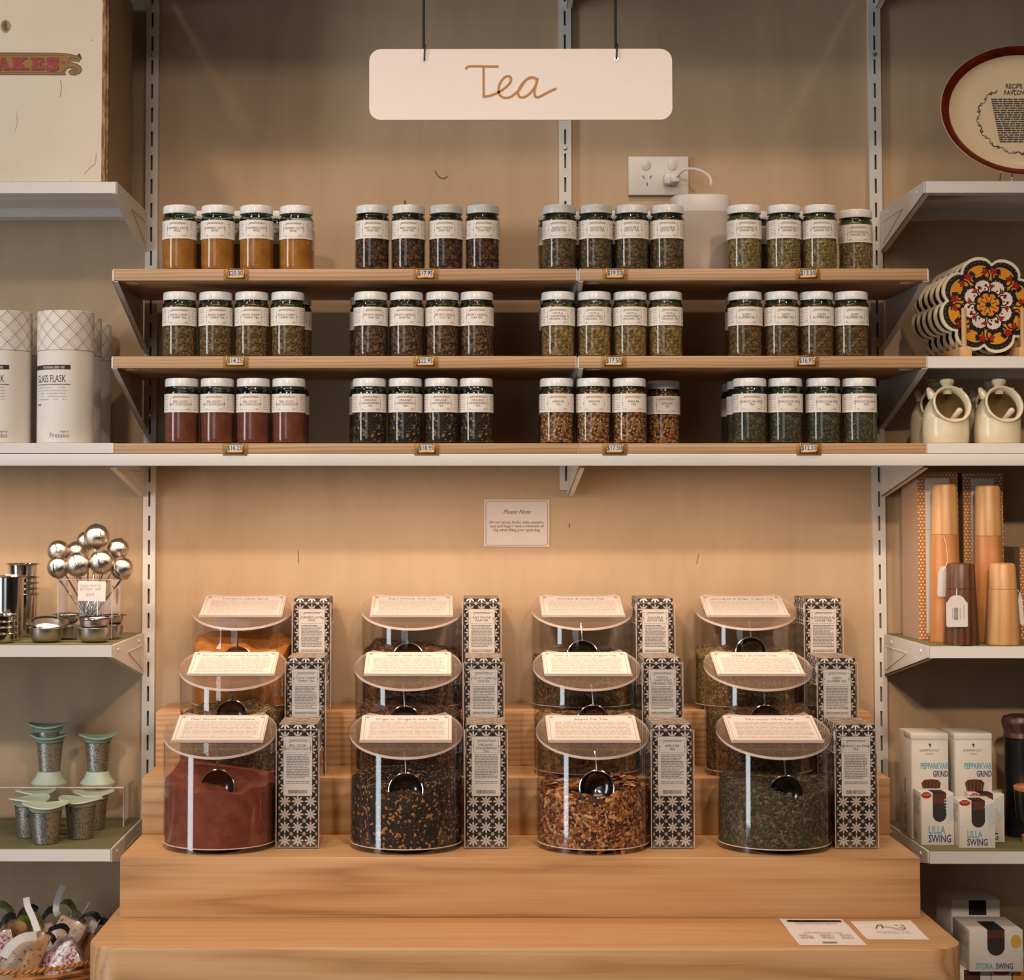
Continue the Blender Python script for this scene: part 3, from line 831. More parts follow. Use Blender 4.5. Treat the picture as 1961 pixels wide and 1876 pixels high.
# ------------------------------------------------------------------ white speaker behind the jars
YK = -0.135
xk = PX(1340, YK, 440); zk = ROWZ[0]
hk = PZ(379, YK) - zk
r_ = thing('smart_speaker', 'rounded white fabric speaker behind the jars on the top shelf', 'speaker', (xk, YK, zk))
def squircle(rx, ry, n=40, e=3.2):
    return [(rx * abs(math.sin(a)) ** (2 / e) * (1 if math.sin(a) >= 0 else -1), -ry * abs(math.cos(a)) ** (2 / e) * (1 if math.cos(a) >= 0 else -1)) for a in (2 * PI * i / n for i in range(n))]
def loft(rings):
    mb = MB(); n = len(rings[0][0]); vs = []
    for pl_, z in rings: vs += [(x, y, z) for x, y in pl_]
    fs = [(j * n + i, j * n + (i + 1) % n, (j + 1) * n + (i + 1) % n, (j + 1) * n + i) for j in range(len(rings) - 1) for i in range(n)]
    fs.append(tuple(reversed(range(n)))); fs.append(tuple((len(rings) - 1) * n + i for i in range(n)))
    return mb.add(vs, fs)
wk = 57.5 * MPP(YK)
fab = plain('speaker_fabric', 'bdb0a4', 0.9, var=0.12, vscale=900, bump=0.2); M['fabric'] = fab
loft([(squircle(wk * s, 0.045 * s), z) for s, z in ((0.86, 0.0), (0.93, 0.006), (0.955, 0.03), (0.985, hk * 0.8))]).obj('fabric_sleeve', 'fabric', r_)
loft([(squircle(wk * s, 0.045 * s), z) for s, z in ((0.99, hk * 0.8), (1.0, hk * 0.85), (1.0, hk - 0.006), (0.985, hk - 0.002), (0.93, hk))]).obj('top_band', 'plastic', r_)

# ------------------------------------------------------------------ tea jars
JR = 0.0294
KINDS = {
 'turmeric': ('TURMERIC LATTE|SPICE', 'orange powder', 'P', ['9a5a17', 'b06d22', 'bb7a2c']),
 'chai': ("RAJ'S WHOLE|CHAI TEA", 'dark speckled chai', 'C', ['20140d', '341f13', '4d2f1b', '6d3f24', '8a5532', '2c2117']),
 'alkalise': ('ALKALISE &|DETOX TEA', 'dark green leaf tea', 'C', ['463c22', '5a4c2e', '6e5c38', '8c7448', '342c1a', '6e3526']),
 'lemongrass': ('LEMONGRASS &|GINGER TEA', 'straw coloured chips', 'L', ['8f7445', 'a48855', 'b99a66', '75663c', '80683c', '5c5030']),
 'yummy': ("EVA'N YUMMY|TUMMY TEA", 'brown and green leaves', 'L', ['4a3822', '6a4f30', '8a683e', '5a4a2a', '744d2c', 'a5804e']),
 'velvety': ('VELVETY VANILLA|CHAI TEA', 'dark brown chai', 'C', ['362115', '4d301d', '654028', '7d5534', '281a10', '8f6540']),
 'calm': ('CALM as|CHAMOMILE|ORGANIC TEA', 'yellow chamomile heads', 'C', ['8f6c38', 'a37f48', 'b48f58', '6a4e2a', '94723e', '5a4426']),
 'sleepy': ('SLEEPY|SLUMBER TEA', 'brown leaf tea', 'C', ['55351d', '6f4527', '8a5c34', '443319', '9a7040', '555027']),
 'choc': ('FEEL GOOD|HOT CHOCOLATE', 'cocoa powder', 'P', ['6a2e1e', '783824', '86452f']),
 'ginger': ('ORGANIC|GINGERBREAD|TEA', 'black tea with gold flecks', 'G', ['17100c', '22170f', '2f2015', '1c1410', '1f1510', '3a281b', '2a1c12', 'b07a44']),
 'apple': ('APPLE PIE|TEA', 'orange apple pieces', 'A', ['74361c', '934c26', 'a8602f', '54280f', 'c2844c', '3c1d10', 'd0a070', '8a6a34']),
 'mint': ('MOROCCAN MINT|TEA', 'dark mint leaves', 'C', ['3b3b22', '504c2c', '2d2d18', '665e3a', '36371e', '474327', '5c3a36', '7c684c', '413d24']),
}
for k, (tx, lk, ty, cl) in KINDS.items():
    M['core_' + k] = blend('mix_' + k, cl, 260 if ty != 'P' else 90, bump=0.5 if ty != 'P' else 0.5, vor=ty != 'P')
    M['chip_' + k] = chipmat('leaf_' + k, cl)
def chip(mb, p, t, n, l, w, h, r):
    """one curled leaf fragment: a thin bent sliver"""
    b = n.cross(t)
    vs = [p - t * l - b * w * 0.4, p + b * w, p + t * l + b * w * 0.2, p - b * w * 0.9 + n * h * 0.4, p + n * h]
    mb.add(vs, [(0, 3, 4), (3, 2, 4), (2, 1, 4), (1, 0, 4)])
def cyl_chips(mb, rad, z0, z1, n, l, w, h, r, amax=2.0):
    for _ in range(n):
        a = r.uniform(-amax, amax); z = r.uniform(z0, z1)
        nn = Vector((math.sin(a), -math.cos(a), 0)); tt = Vector((math.cos(a), math.sin(a), 0)); g = r.uniform(0, PI)
        t = (tt * math.cos(g) + Vector((0, 0, 1)) * math.sin(g) + nn * r.uniform(-0.25, 0.25)).normalized()
        k = r.uniform(0.5, 1.3)
        hh_ = h * r.uniform(0.4, 1)
        chip(mb, nn * (rad - hh_ - r.uniform(0, 0.0012)) + Vector((0, 0, z)), t, nn, l * k, w * r.uniform(0.6, 1.2), hh_, r)
JP = {}
def jar_meshes(kind):
    if kind in JP: return JP[kind]
    tx, lk, ty, cl = KINDS[kind]; r = random.Random(kind)
    gm = MB().mat(0).lathe([(0.001, 0.0012), (0.024, 0.0006), (0.0272, 0.0004), (0.0288, 0.003), (JR, 0.008), (JR, 0.0862)], 40)
    gm.mat(1).lathe([(JR, 0.0862), (0.0288, 0.090), (0.0270, 0.0925), (0.0262, 0.0945), (0.0262, 0.0985)], 40)
    gl = gm.mesh('jar_glass', ['glass', 'glass_neck'])
    lid = MB().lathe([(0.0272, 0.0968), (0.0284, 0.0972), (0.0286, 0.0985), (0.0284, 0.1085), (0.0272, 0.1108), (0.025, 0.1114), (0.0004, 0.1112)], 40).mesh('jar_lid', 'lid_white')
    lb = MB().lathe([(JR + 0.0002, 0.0527), (JR + 0.0002, 0.0842)], 44, a0=-2.55, a1=2.55).mesh('jar_label', 'label')
    pr = Print()
    pr.mat(1).frame(-0.0185, 0.0185, 0.0565, 0.0785, 0.00035)
    pr.mat(1).rect(-0.0195, -0.0183, 0.066, 0.069).rect(0.0183, 0.0195, 0.066, 0.069)
    pr.mat(2).text('gew\u00fcrzhaus', 0, 0.0772, 0.0072, shear=0.45, xs=0.8)
    ls = tx.split('|'); zt = 0.0690 + 0.0024 * (len(ls) - 2) * 1.0
    mx = max(len(q) for q in ls)
    for i, q in enumerate(ls): pr.mat(0).text(q, 0, zt - i * 0.0048, 0.0052, xs=min(0.92, 0.92 * 14 / max(mx, 11)))
    pr.mat(1).rect(-0.015, -0.012, 0.0578, 0.0586).rect(0.010, 0.0155, 0.0578, 0.0586)
    for sgn in (-1, 1): pr.mat(1).lines(min(sgn * 0.024, sgn * 0.044), max(sgn * 0.024, sgn * 0.044), 0.056, 0.081, 0.0028, 0.0006, seed=3 + sgn, ragged=0.1)
    JP[kind] = [gl, lid, lb, pr, None]
    core = MB().mat(0)
    top = 0.0845 if ty == 'P' else 0.086
    if ty == 'P': core.lathe([(0.0004, 0.0022), (0.0262, 0.0018), (0.0282, 0.007), (0.0284, top - 0.004), (0.022, top), (0.0004, top + 0.002)], 36)
    else: core.lathe([(0.0004, 0.0022), (0.0262, 0.0018), (0.0272, 0.007), (0.0274, top - 0.003), (0.0248, top + 0.0035), (0.0238, top + 0.007), (0.0004, top + 0.0085)], 36)
    if ty != 'P':
        core.mat(1)
        l, w, h, n = {'C': (0.0017, 0.0008, 0.0007, 620), 'L': (0.0052, 0.0010, 0.0009, 400), 'G': (0.0013, 0.0010, 0.0007, 620), 'A': (0.0030, 0.0020, 0.0012, 300)}[ty]
        cyl_chips(core, JR - 0.0003, 0.0035, 0.0865, n, l, w, h, r)
        cyl_chips(core, 0.0258, 0.0875, 0.094, n // 7, l * 0.8, w, h, r)
    JP[kind][4] = core.mesh('filling_' + kind, ['core_' + kind, 'chip_' + kind])
    return JP[kind]
_lm = {}
def make_jar(kind, loc, rz, label, group, empty_top=False):
    gl, lid, lb, pr, fl = jar_meshes(kind)
    o = thing('tea_jar', label, 'jar', loc, rz, group)
    link('glass', gl, o); link('lid', lid, o); la = link('paper_label', lb, o)
    f = link('filling', fl, o); f['kind'] = 'stuff'
    if kind not in _lm: _lm[kind] = pr.out('lettering', ['ink', 'grey_ink', 'gold_ink'], la, cyl=(JR + 0.0004, 0)).data
    else: link('lettering', _lm[kind], la)
    return o
JX = [[('turmeric', (344, 417, 491, 567)), ('chai', (713, 782, 854, 924)), ('alkalise', (1071.5, 1140.5, 1209.5, 1277.5)), ('lemongrass', (1425, 1501, 1569.5, 1638))],
      [('yummy', (344, 413, 482, 551)), ('velvety', (710, 778.5, 847, 913)), ('calm', (1068.5, 1138, 1206.5, 1274.5)), ('sleepy', (1427, 1496.5, 1563.5, 1630))],
      [('choc', (348, 416, 485, 553)), ('ginger', (707, 776, 845, 912)), ('apple', (1066, 1136, 1205, 1270)), ('mint', (1435.5, 1504, 1576.5, 1645.5))]]
# jars showing behind the front ones: (row, kind, x in the photo, distance behind the front row, words)
BACK = [(0, 'turmeric', 381, .066, 'between the first two turmeric jars'), (0, 'turmeric', 455, .066, 'between the middle two turmeric jars'), (0, 'turmeric', 527, .066, 'between the last two turmeric jars'), (0, 'turmeric', 571, .132, 'at the right end of the turmeric row'),
        (0, 'alkalise', 1062, .070, 'at the left end of the alkalise row'), (0, 'alkalise', 1110, .078, 'between the first two alkalise jars'), (0, 'alkalise', 1176, .072, 'between the middle two alkalise jars'), (0, 'alkalise', 1243, .072, 'between the last two alkalise jars'),
        (0, 'lemongrass', 1443, .070, 'between the first two lemongrass jars'), (0, 'lemongrass', 1519, .072, 'between the middle two lemongrass jars'),
        (1, 'yummy', 565, .068, 'at the right end of the yummy tummy row'), (1, 'velvety', 702, .070, 'at the left end of the velvety vanilla row'), (1, 'calm', 1065, .072, 'at the left end of the chamomile row'), (1, 'sleepy', 1421, .068, 'at the left end of the sleepy slumber row'),
        (2, 'choc', 560, .066, 'at the right end of the hot chocolate row'), (2, 'ginger', 701, .068, 'at the left end of the gingerbread row'), (2, 'apple', 1064, .070, 'at the left end of the apple pie row'),
        (2, 'mint', 1424, .066, 'directly left behind the first moroccan mint jar'), (2, 'mint', 1413, .132, 'furthest back at the left of the moroccan mint row')]
ORD = ('leftmost', 'second from left', 'third from left', 'rightmost')
SH = ('top', 'middle', 'bottom')
for row, groups in enumerate(JX):
    for kind, xs in groups:
        tx, lk, ty, cl = KINDS[kind]; nm = tx.replace('|', ' ')
        for i, px in enumerate(xs):
            Y = YS + 0.0345
            if (row, kind, i) == (0, 'lemongrass', 3): Y = YS + 0.085
            if (row, kind, i) == (2, 'apple', 3): Y = YS + 0.098
            if (row, kind, i) == (0, 'turmeric', 3): Y += 0.004
            x = PX(px, Y, 450 + row * 167)
            make_jar(kind, (x, Y, ROWZ[row] + 0.0002), rnd.uniform(-0.12, 0.22), f'{lk} jar labelled {nm}, {ORD[i]} in front', f'{nm.lower()} jars on the {SH[row]} oak shelf')
for row, kind, px, dy, wd in BACK:
    tx, lk, ty, cl = KINDS[kind]; nm = tx.replace('|', ' ')
    Y = YS + 0.0345 + dy
    make_jar(kind, (PX(px, Y, 450 + row * 167), Y, ROWZ[row] + 0.0002), rnd.uniform(-0.4, 0.4), f'half-hidden white-lidded jar behind, {wd}', f'{nm.lower()} jars on the {SH[row]} oak shelf')

# ------------------------------------------------------------------ acrylic canisters
CR = 0.0915; PHI = math.acos(0.72); AM = PI - PHI; YB = 0.72 * CR
def dplan(s, n=44):
    return [(s * CR * math.sin(a), -s * CR * math.cos(a)) for a in (-AM + 2 * AM * i / n for i in range(n + 1))]
def lidz(y, zf, sl): return zf + sl * (y + CR)
def make_canister(X, Y, Zb, zf, sl, title, kind, lf, lbk, label, scoop_label, row, col, sdx, stop):
    tx, lk, ty, cl = KINDS[kind]; r = random.Random(title)
    o = thing('acrylic_canister', label, 'canister', (X, Y, Zb + 0.0002), 0, 'clear canisters of loose tea')
    pl = dplan(1.0); n = len(pl)
    mb = MB()
    vs = [(x, y, 0.0015) for x, y in pl] + [(x, y, lidz(y, zf, sl)) for x, y in pl]
    mb.add(vs, [(i, i + 1, n + i + 1, n + i) for i in range(n - 1)] + [(n - 1, 0, n, 2 * n - 1)])
    mb.obj('body', 'acrylic', o, smooth=40)
    ip = dplan(0.955)
    b = MB().mat(0)
    b.add([(x, y, 0.0) for x, y in pl] + [(x, y, 0.0075) for x, y in pl], [tuple(range(n))[::-1], tuple(range(n, 2 * n))] + [(i, (i + 1) % n, n + (i + 1) % n, n + i) for i in range(n)])
    b.obj('base', 'acrylic', o, smooth=40)
    MB().tube([(x * 0.995, y * 0.995, 0.0085) for x, y in pl], 0.0009, 6).obj('base_edge', 'acrylic_edge', o)
    # filling: heap with an uneven top
    f = MB().mat(0)
    k = 12; sc_ = 0.968
    pp = dplan(sc_)
    rr = [r.uniform(-1, 1) for _ in range(8)]
    def top(x, y):
        t = (y + CR) / (CR + YB)
        u = x / CR
        h = lf + (lbk - lf) * t + 0.006 * math.sin(3.1 * u + rr[0] * 3 + 2 * t) + 0.004 * math.sin(7 * u + rr[1] * 5 + 5 * t) + 0.0022 * math.sin(15 * u + 11 * t + rr[2] * 6) + 0.0022 * math.sin(9 * u - 19 * t + rr[3] * 6)
        h -= 0.017 * math.exp(-((x - sdx) ** 2 + (y + CR - 0.026) ** 2) / 0.033 ** 2)
        return min(h, lidz(y, zf, sl) - 0.012)
    vs = [(x, y, 0.0078) for x, y in pp] + [(x, y, top(x, y)) for x, y in pp]
    f.add(vs, [(i, (i + 1) % n, n + (i + 1) % n, n + i) for i in range(n)])
    vs = [(x * j / k, y * j / k, top(x * j / k, y * j / k)) for j in range(1, k + 1) for x, y in pp] + [(0, 0, top(0, 0))]
    fs = [(j * n + i, j * n + (i + 1) % n, (j + 1) * n + (i + 1) % n, (j + 1) * n + i)[::-1] for j in range(k - 1) for i in range(n)] + [(i, (i + 1) % n, k * n) for i in range(n)]
    f.add(vs, fs)
    if ty != 'P':
        f.mat(1)
        l, w, h, cnt = {'C': (0.0032, 0.0013, 0.0011, 2400), 'L': (0.005, 0.0011, 0.001, 1900), 'G': (0.0022, 0.0017, 0.0012, 2400), 'A': (0.0140, 0.0098, 0.0040, 640)}[ty]
        if row > 0: cnt = int(cnt * 0.6)
        for q in range(cnt):
            if r.random() < 0.62:
                a = r.uniform(-2.0, 2.0); nn = Vector((math.sin(a), -math.cos(a), 0)); tt = Vector((math.cos(a), math.sin(a), 0))
                z = 0.0085 + (top(nn.x * CR * .95, nn.y * CR * .95) - 0.006) * r.random()
                p = nn * (CR * 0.985 - h - r.uniform(0, 0.003)) + Vector((0, 0, z))
                g = r.uniform(0, PI)
                t = (tt * math.cos(g) + Vector((0, 0, 1)) * math.sin(g) + nn * r.uniform(-0.3, 0.1)).normalized()
            else:
                a = r.uniform(-2.3, 2.3); q_ = CR * 0.93 * math.sqrt(r.random())
                x, y = q_ * math.sin(a), -q_ * math.cos(a)
                nn = Vector((r.uniform(-.4, .4), r.uniform(-.4, .4), 1)).normalized(); p = Vector((x, min(y, YB * .93), top(x, y) + 0.0006))
                g = r.uniform(0, 2 * PI); t = Vector((math.cos(g), math.sin(g), 0)); t = (t - nn * t.dot(nn)).normalized()
            kk = r.uniform(0.45, 1.25)
            chip(f, p, t, nn, l * kk, w * r.uniform(0.6, 1.2), h * r.uniform(0.5, 1.2), r)
    f.obj('filling', ['core_' + kind, 'chip_' + kind], o, smooth=50, kind='stuff')
    # sloping hinged lid with a scooped back edge
    lp = [(x * 1.008, y * 1.008) for x, y in pl]
    xc = lp[-1][0]
    back = [(xc * (1 - 2 * i / 10), YB * 1.0 - 0.020 * math.sin(PI * i / 10) ** 1.5 + (0.004 if i in (0, 10) else 0)) for i in range(11)]
    lp = lp[:-1] + back[:-1]
    m = len(lp); th = 0.0042
    ld = MB()
    vs = [(x, y, lidz(y, zf, sl)) for x, y in lp] + [(x, y, lidz(y, zf, sl) + th) for x, y in lp]
    ld.mat(0).add(vs, [tuple(range(m))[::-1], tuple(range(m, 2 * m))])
    ld.mat(1).add(vs, [(i, (i + 1) % m, m + (i + 1) % m, m + i) for i in range(m)])
    lo = ld.obj('lid', ['acrylic_lid', 'acrylic_edge'], o, smooth=40)
    ang = math.atan(sl)
    mt = T(0, -CR, zf + th + 0.0015) @ RX(ang)
    cw = 0.0725
    s0, s1 = 0.053, 0.150
    hold = MB().mat(0).box(-cw - 0.002, cw + 0.002, s0 - 0.003, s1 + 0.002, -0.0012, -0.0002, mt)
    hold.box(-cw - 0.002, cw + 0.002, s0 - 0.003, s0 - 0.001, -0.0012, 0.004, mt)
    hold.obj('card_holder', 'acrylic_edge', lo, smooth=0)
    MB().box(-cw, cw, s0, s1, 0.0, 0.0016, mt).obj('name_card', 'card_paper', lo, smooth=0)
    pr = Print()
    fm = mt @ T(0, s0, 0.0019) @ RX(R(-90))
    pr.mat(0).text(title, 0, s1 - s0 - 0.019, 0.0105, xs=0.95 if len(title) < 24 else 0.78)
    pr.mat(1).lines(-cw + 0.012, cw - 0.010, 0.022, s1 - s0 - 0.026, 0.0052, 0.0020, seed=len(title), ragged=0.05)
    pr.mat(1).lines(-cw + 0.010, cw - 0.012, 0.010, 0.017, 0.0048, 0.0018, seed=3, ragged=0.1)
    for sx in (-1, 1):
        q = sx * (cw - 0.0075); zq = s1 - s0 - 0.0085
        pr.mat(2).poly([(q - 0.0035, zq), (q, zq - 0.003), (q + 0.0035, zq), (q, zq + 0.003)])
    pr.frame(-cw + 0.0035, cw - 0.0035, 0.0035, s1 - s0 - 0.0035, 0.0006)
    pr.out('lettering', ['grey_ink', 'pale_ink', 'gold_ink'], lo, mtx=fm)
    # steel scoop standing in the filling
    sy_ = -CR + 0.034
    zs = PZ(stop, Y + sy_) - Zb
    rb = 0.0275
    s_ = thing('scoop', scoop_label, 'scoop', (X + sdx, Y + sy_, Zb + zs - rb), 0, 'steel scoops in the canisters')
    zt_ = lidz(sy_ , zf, sl) - 0.004 - (zs - rb)
    MB().tube([(0, 0.001, rb * 0.96), (-0.0015, 0.004, rb + 0.02), (-0.003, 0.008, max(rb + 0.03, zt_))], [0.0022, 0.0014, 0.0016], 10).obj('handle', 'steel', s_)
    bw = MB().lathe([(0.0004, -rb * 0.62), (rb * 0.45, -rb * 0.56), (rb * 0.8, -rb * 0.34), (rb * 0.97, -0.002), (rb, 0.0), (rb * 0.99, 0.0006), (rb * 0.94, -0.002), (rb * 0.77, -rb * 0.31), (rb * 0.43, -rb * 0.52), (0.0004, -rb * 0.58)], 28, RX(R(80)))
    bw.obj('bowl', 'scoop_steel', s_)
    MB().tube([(rb * math.cos(2 * PI * i / 32), -0.0002, rb * math.sin(2 * PI * i / 32)) for i in range(32)], 0.0013, 6, RX(R(-10)), closed=True).obj('rim', 'steel', s_)
    return o
M['card_paper'] = plain('name_card_paper', 'cdc4be', 0.7)
M['scoop_steel'] = plain('dark_reflection_steel', '6b6763', 0.16, metal=1.0, var=0.08)  # steel darkened to hold the bowl's dark reflection in its colour
CAN = [ # row: Y centre, base z, front height, slope, [(x px, title, kind, front level, back level, scoop dx px, scoop top px)]
 (-0.4050, Z1, 0.1505, 0.33, 1600, [(421, 'Feel Good Hot Chocolate', 'choc', .100, .122, 4, 1474), (778, 'Organic Gingerbread Tea', 'ginger', .102, .124, 1, 1480), (1135, 'Apple Pie Tea', 'apple', .094, .104, 3, 1475), (1481.5, 'Moroccan Mint Tea', 'mint', .098, .104, 12, 1485)]),
 (-0.2460, Z2, 0.1475, 0.33, 1480, [(446, "Eva'n Organic Yummy Tummy Tea", 'yummy', .102, .110, 5, 1341), (781.5, 'Velvety Vanilla Chai Tea', 'velvety', .098, .112, -5, 1352), (1123.5, 'Calm as Chamomile Organic Tea', 'calm', .086, .096, 8, 1350), (1452, 'Sleepy Slumber Tea', 'sleepy', .098, .106, 4, 1350)]),
 (-0.0830, Z3, 0.1440, 0.33, 1350, [(465, 'Turmeric Latte Spice', 'turmeric', .094, .128, -4, 1237), (789, "Raj's Whole Chai Tea", 'chai', .090, .116, -6, 1231), (1114.5, 'Alkalise & Detox Tea', 'alkalise', .088, .098, -3, 1226), (1427, 'Lemongrass & Ginger Organic Tea', 'lemongrass', .094, .100, 2, 1220)]),
]
RN = ('front', 'middle', 'back')
for ri, (Y, Zb, zf, sl, yp, cs) in enumerate(CAN):
    for ci, (px, title, kind, lf, lb_, sdx, stop) in enumerate(cs):
        make_canister(PX(px, Y, yp - 60), Y, Zb, zf, sl, title, kind, lf, lb_, f'clear canister of {KINDS[kind][1]}, {RN[ri]} row, {ORD[ci]}', f'steel scoop in the {RN[ri]} row canister of {KINDS[kind][1]}, {ORD[ci]}', ri, ci, sdx * MPP(Y), stop)

# ------------------------------------------------------------------ patterned cartons in clear holders
BW, BD, BH = 0.0625, 0.0345, 0.1955
_bx = {}
def carton(kind, loc, label, group):
    if 'box' not in _bx:
        b = MB().mat(0)
        vs = [(-BW / 2, 0, 0), (BW / 2, 0, 0), (BW / 2, BD, 0), (-BW / 2, BD, 0), (-BW / 2, 0, BH), (BW / 2, 0, BH), (BW / 2, BD, BH), (-BW / 2, BD, BH)]
        b.add(vs, [(0, 1, 5, 4), (1, 2, 6, 5), (2, 3, 7, 6), (3, 0, 4, 7), (0, 3, 2, 1)])
        _bx['box'] = b.mesh('carton', 'floral', smooth=0, uv='box')
        _bx['flap'] = MB().box(-BW / 2 + 0.0002, BW / 2 - 0.0002, 0.0002, BD - 0.0002, BH, BH + 0.0012, bev=0.0005).mesh('flap', 'stripes', smooth=0, uv='box')
    o = thing('tea_carton', label, 'carton', loc, 0, group)
    link('box', _bx['box'], o); link('flap', _bx['flap'], o)
    if kind:
        if kind not in _bx:
            lb = MB().box(-0.0235, 0.0235, -0.0006, -0.0001, 0.0815, 0.1775)
            pr = Print(); ls = KINDS[kind][0].split('|')
            pr.mat(3).frame(-0.0239, 0.0239, 0.0811, 0.1779, 0.0007)
            pr.mat(2).text('gew\u00fcrzhaus', 0, 0.1685, 0.0078, shear=0.45, xs=0.8)
            mx = max(len(q) for q in ls)
            for i, q in enumerate(ls): pr.mat(0).text(q, 0, 0.1605 - i * 0.0052 + (0.0015 if len(ls) > 2 else 0), 0.0056, xs=min(0.95, 0.95 * 13 / max(mx, 11)))
            pr.mat(1).frame(-0.0205, 0.0205, 0.1515, 0.1715, 0.0003)
            pr.mat(2).rect(-0.0213, -0.0198, 0.1595, 0.1625).rect(0.0198, 0.0213, 0.1595, 0.1625)
            pr.mat(1).lines(-0.0185, 0.0185, 0.110, 0.1485, 0.00265, 0.0011, seed=len(kind), ragged=0.2)
            pr.mat(1).lines(-0.0185, 0.0185, 0.1005, 0.105, 0.0026, 0.0009, seed=2)
            x = -0.0155; q = random.Random(5)
            while x < 0.0155:
                w = q.choice((0.0004, 0.0007, 0.0011)); pr.mat(1).rect(x, x + w, 0.0855, 0.0915); x += w + q.choice((0.0004, 0.0007))
            _bx[kind] = (lb.mesh('label', 'paper2', smooth=0), pr)
        lm, pr = _bx[kind]
        la = link('front_label', lm, o)
        pr.out('lettering', ['ink', 'grey_ink', 'gold_ink', 'brass'], la, flat=-0.0008)
    return o
M['paper2'] = plain('label_paper', 'ece7e2', 0.6)
def make_holder(X, Y, Z, label, kind, rw, col):
    o = thing('carton_holder', label, 'holder', (X, Y, Z + 0.0002), 0, 'clear acrylic carton holders')
    w = BW / 2 + 0.0032; dp = BD * 3 + 0.006; h = 0.1905
    MB().box(-w, w, -0.0042, -0.0014, 0, h).obj('front_panel', 'acrylic', o, smooth=0)
    for s in (-1, 1):
        xa = s * (w - 0.0014)
        sd = [(-0.0014, 0.0), (dp, 0.0), (dp, 0.115), (dp - 0.02, 0.152), (-0.0014, 0.152)]
        mb = MB(); vs = [(xa - 0.001, y, z) for y, z in sd] + [(xa + 0.001, y, z) for y, z in sd]
        n = 5
        mb.add(vs, [tuple(range(n)), tuple(range(2 * n - 1, n - 1, -1))] + [(i, i + n, (i + 1) % n + n, (i + 1) % n) for i in range(n)])
        mb.obj('side_panel', 'acrylic', o, smooth=0)
        MB().tube([(xa, dp, 0.001), (xa, dp, 0.115), (xa, dp - 0.02, 0.152), (xa, 0.002, 0.152)], 0.0009, 6).obj('side_edge', 'acrylic_edge', o)
    MB().tube([(-w, -0.003, 0.002), (-w, -0.003, h), (w, -0.003, h), (w, -0.003, 0.002)], 0.0009, 6, closed=True).obj('front_edge', 'acrylic_edge', o)
    MB().box(-w, w, -0.0014, dp, 0, 0.002).obj('base', 'acrylic', o, smooth=0)
    nm = KINDS[kind][0].replace('|', ' ')
    g = f'patterned {nm.lower()} cartons'
    gp = BW + 0.0
    for i in range(3):
        lab = f'black and white flowered carton labelled {nm}, front of its holder' if i == 0 else f'flowered carton {("second", "last")[i - 1]} behind the {nm} one in its holder'
        carton(kind if i == 0 else None, (X, Y + 0.0012 + i * (BD + 0.0006), Z + 0.0024), lab, g)
HB = [(-0.436, Z1, 1600, (570, 931, 1288, 1640)), (-0.285, Z2, 1470, (585, 926.5, 1269, 1604)), (-0.136, Z3, 1350, (596.5, 922.5, 1255.5, 1577.5))]
for ri, (Y, Z, yp, xs) in enumerate(HB):
    for ci, px in enumerate(xs):
        kind = CAN[ri][5][ci][2]
        make_holder(PX(px, Y, yp - 60), Y, Z, f'clear acrylic holder of flowered cartons, {RN[ri]} row, {ORD[ci]}', kind, ri, ci)

# ------------------------------------------------------------------ note on the wall, papers on the table
x0, z0 = P(989.5, 1001.5, 0)
r_ = thing('wall_note', 'small white printed note stuck on the wall under the shelf', 'note', (x0, -0.0006, z0))
MB().box(-62.5 * m0, 62.5 * m0, -0.0012, 0, -45 * m0, 45 * m0, RY(R(0.3))).obj('card', 'paper', r_, smooth=0)
pr = Print()
rr_ = rrect(-59 * m0, 59 * m0, -42 * m0, 42 * m0, 0.005, 5)
pr.mat(1).ribbon(rr_ + [rr_[0], rr_[1]], 0.0008)
pr.mat(0).text('Please Note', 0, 18 * m0, 0.0115, shear=0.4, xs=0.9)
for i, q in enumerate(('All our spices, herbs, salts, peppers,', 'teas and Sugars have a minimum of', '20g when filling your spice bag.')):
    pr.mat(0).text(q, 0, (-0.5 - i * 7.4) * m0, 0.0073, xs=0.97)
pr.out('lettering', ['brown_ink', 'gold_ink'], r_, flat=-0.0016)

def sheet(name, label, quad, lift=0.0006):
    pts = [PG(x, y, ZT) for x, y in quad]     # back-left, back-right, front-right, front-left
    mb = MB(); n = 8; vs = []
    for j in range(n + 1):
        for i in range(n + 1):
            u, v = i / n, j / n
            a = [pts[0][k] * (1 - u) + pts[1][k] * u for k in (0, 1)]; b = [pts[3][k] * (1 - u) + pts[2][k] * u for k in (0, 1)]
            x, y = a[0] * (1 - v) + b[0] * v, a[1] * (1 - v) + b[1] * v
            vs.append((x, y, ZT + lift + 0.0006 * math.sin(v * 5 + 1) * math.sin(u * 3 + 2) ** 2))
    mb.add(vs, [(j * (n + 1) + i, (j + 1) * (n + 1) + i, (j + 1) * (n + 1) + i + 1, j * (n + 1) + i + 1) for j in range(n) for i in range(n)])
    o = mb.obj(name, 'paper', smooth=60); tag(o, label, 'paper', 'loose sheets on the table')
    def put(pr, mats):
        vs = []
        for u, v in pr.v:
            v = 1 - v
            a = [pts[0][k] * (1 - u) + pts[1][k] * u for k in (0, 1)]; b = [pts[3][k] * (1 - u) + pts[2][k] * u for k in (0, 1)]
            vs.append((a[0] * (1 - v) + b[0] * v, a[1] * (1 - v) + b[1] * v, ZT + lift + 0.0016))
        q = MB(); q.add(vs, pr.f); q.mi = pr.mi; q.obj('print', mats, o, smooth=0)
    return put
put = sheet('printed_sheet', 'larger white printed sheet lying on the table, left of two', [(1491, 1759.5), (1612, 1760.5), (1661, 1810), (1532, 1810.5)])
pr = Print()
pr.mat(0).rect(0.10, 0.95, 0.86, 0.92)
q = random.Random(4); x = 0.12
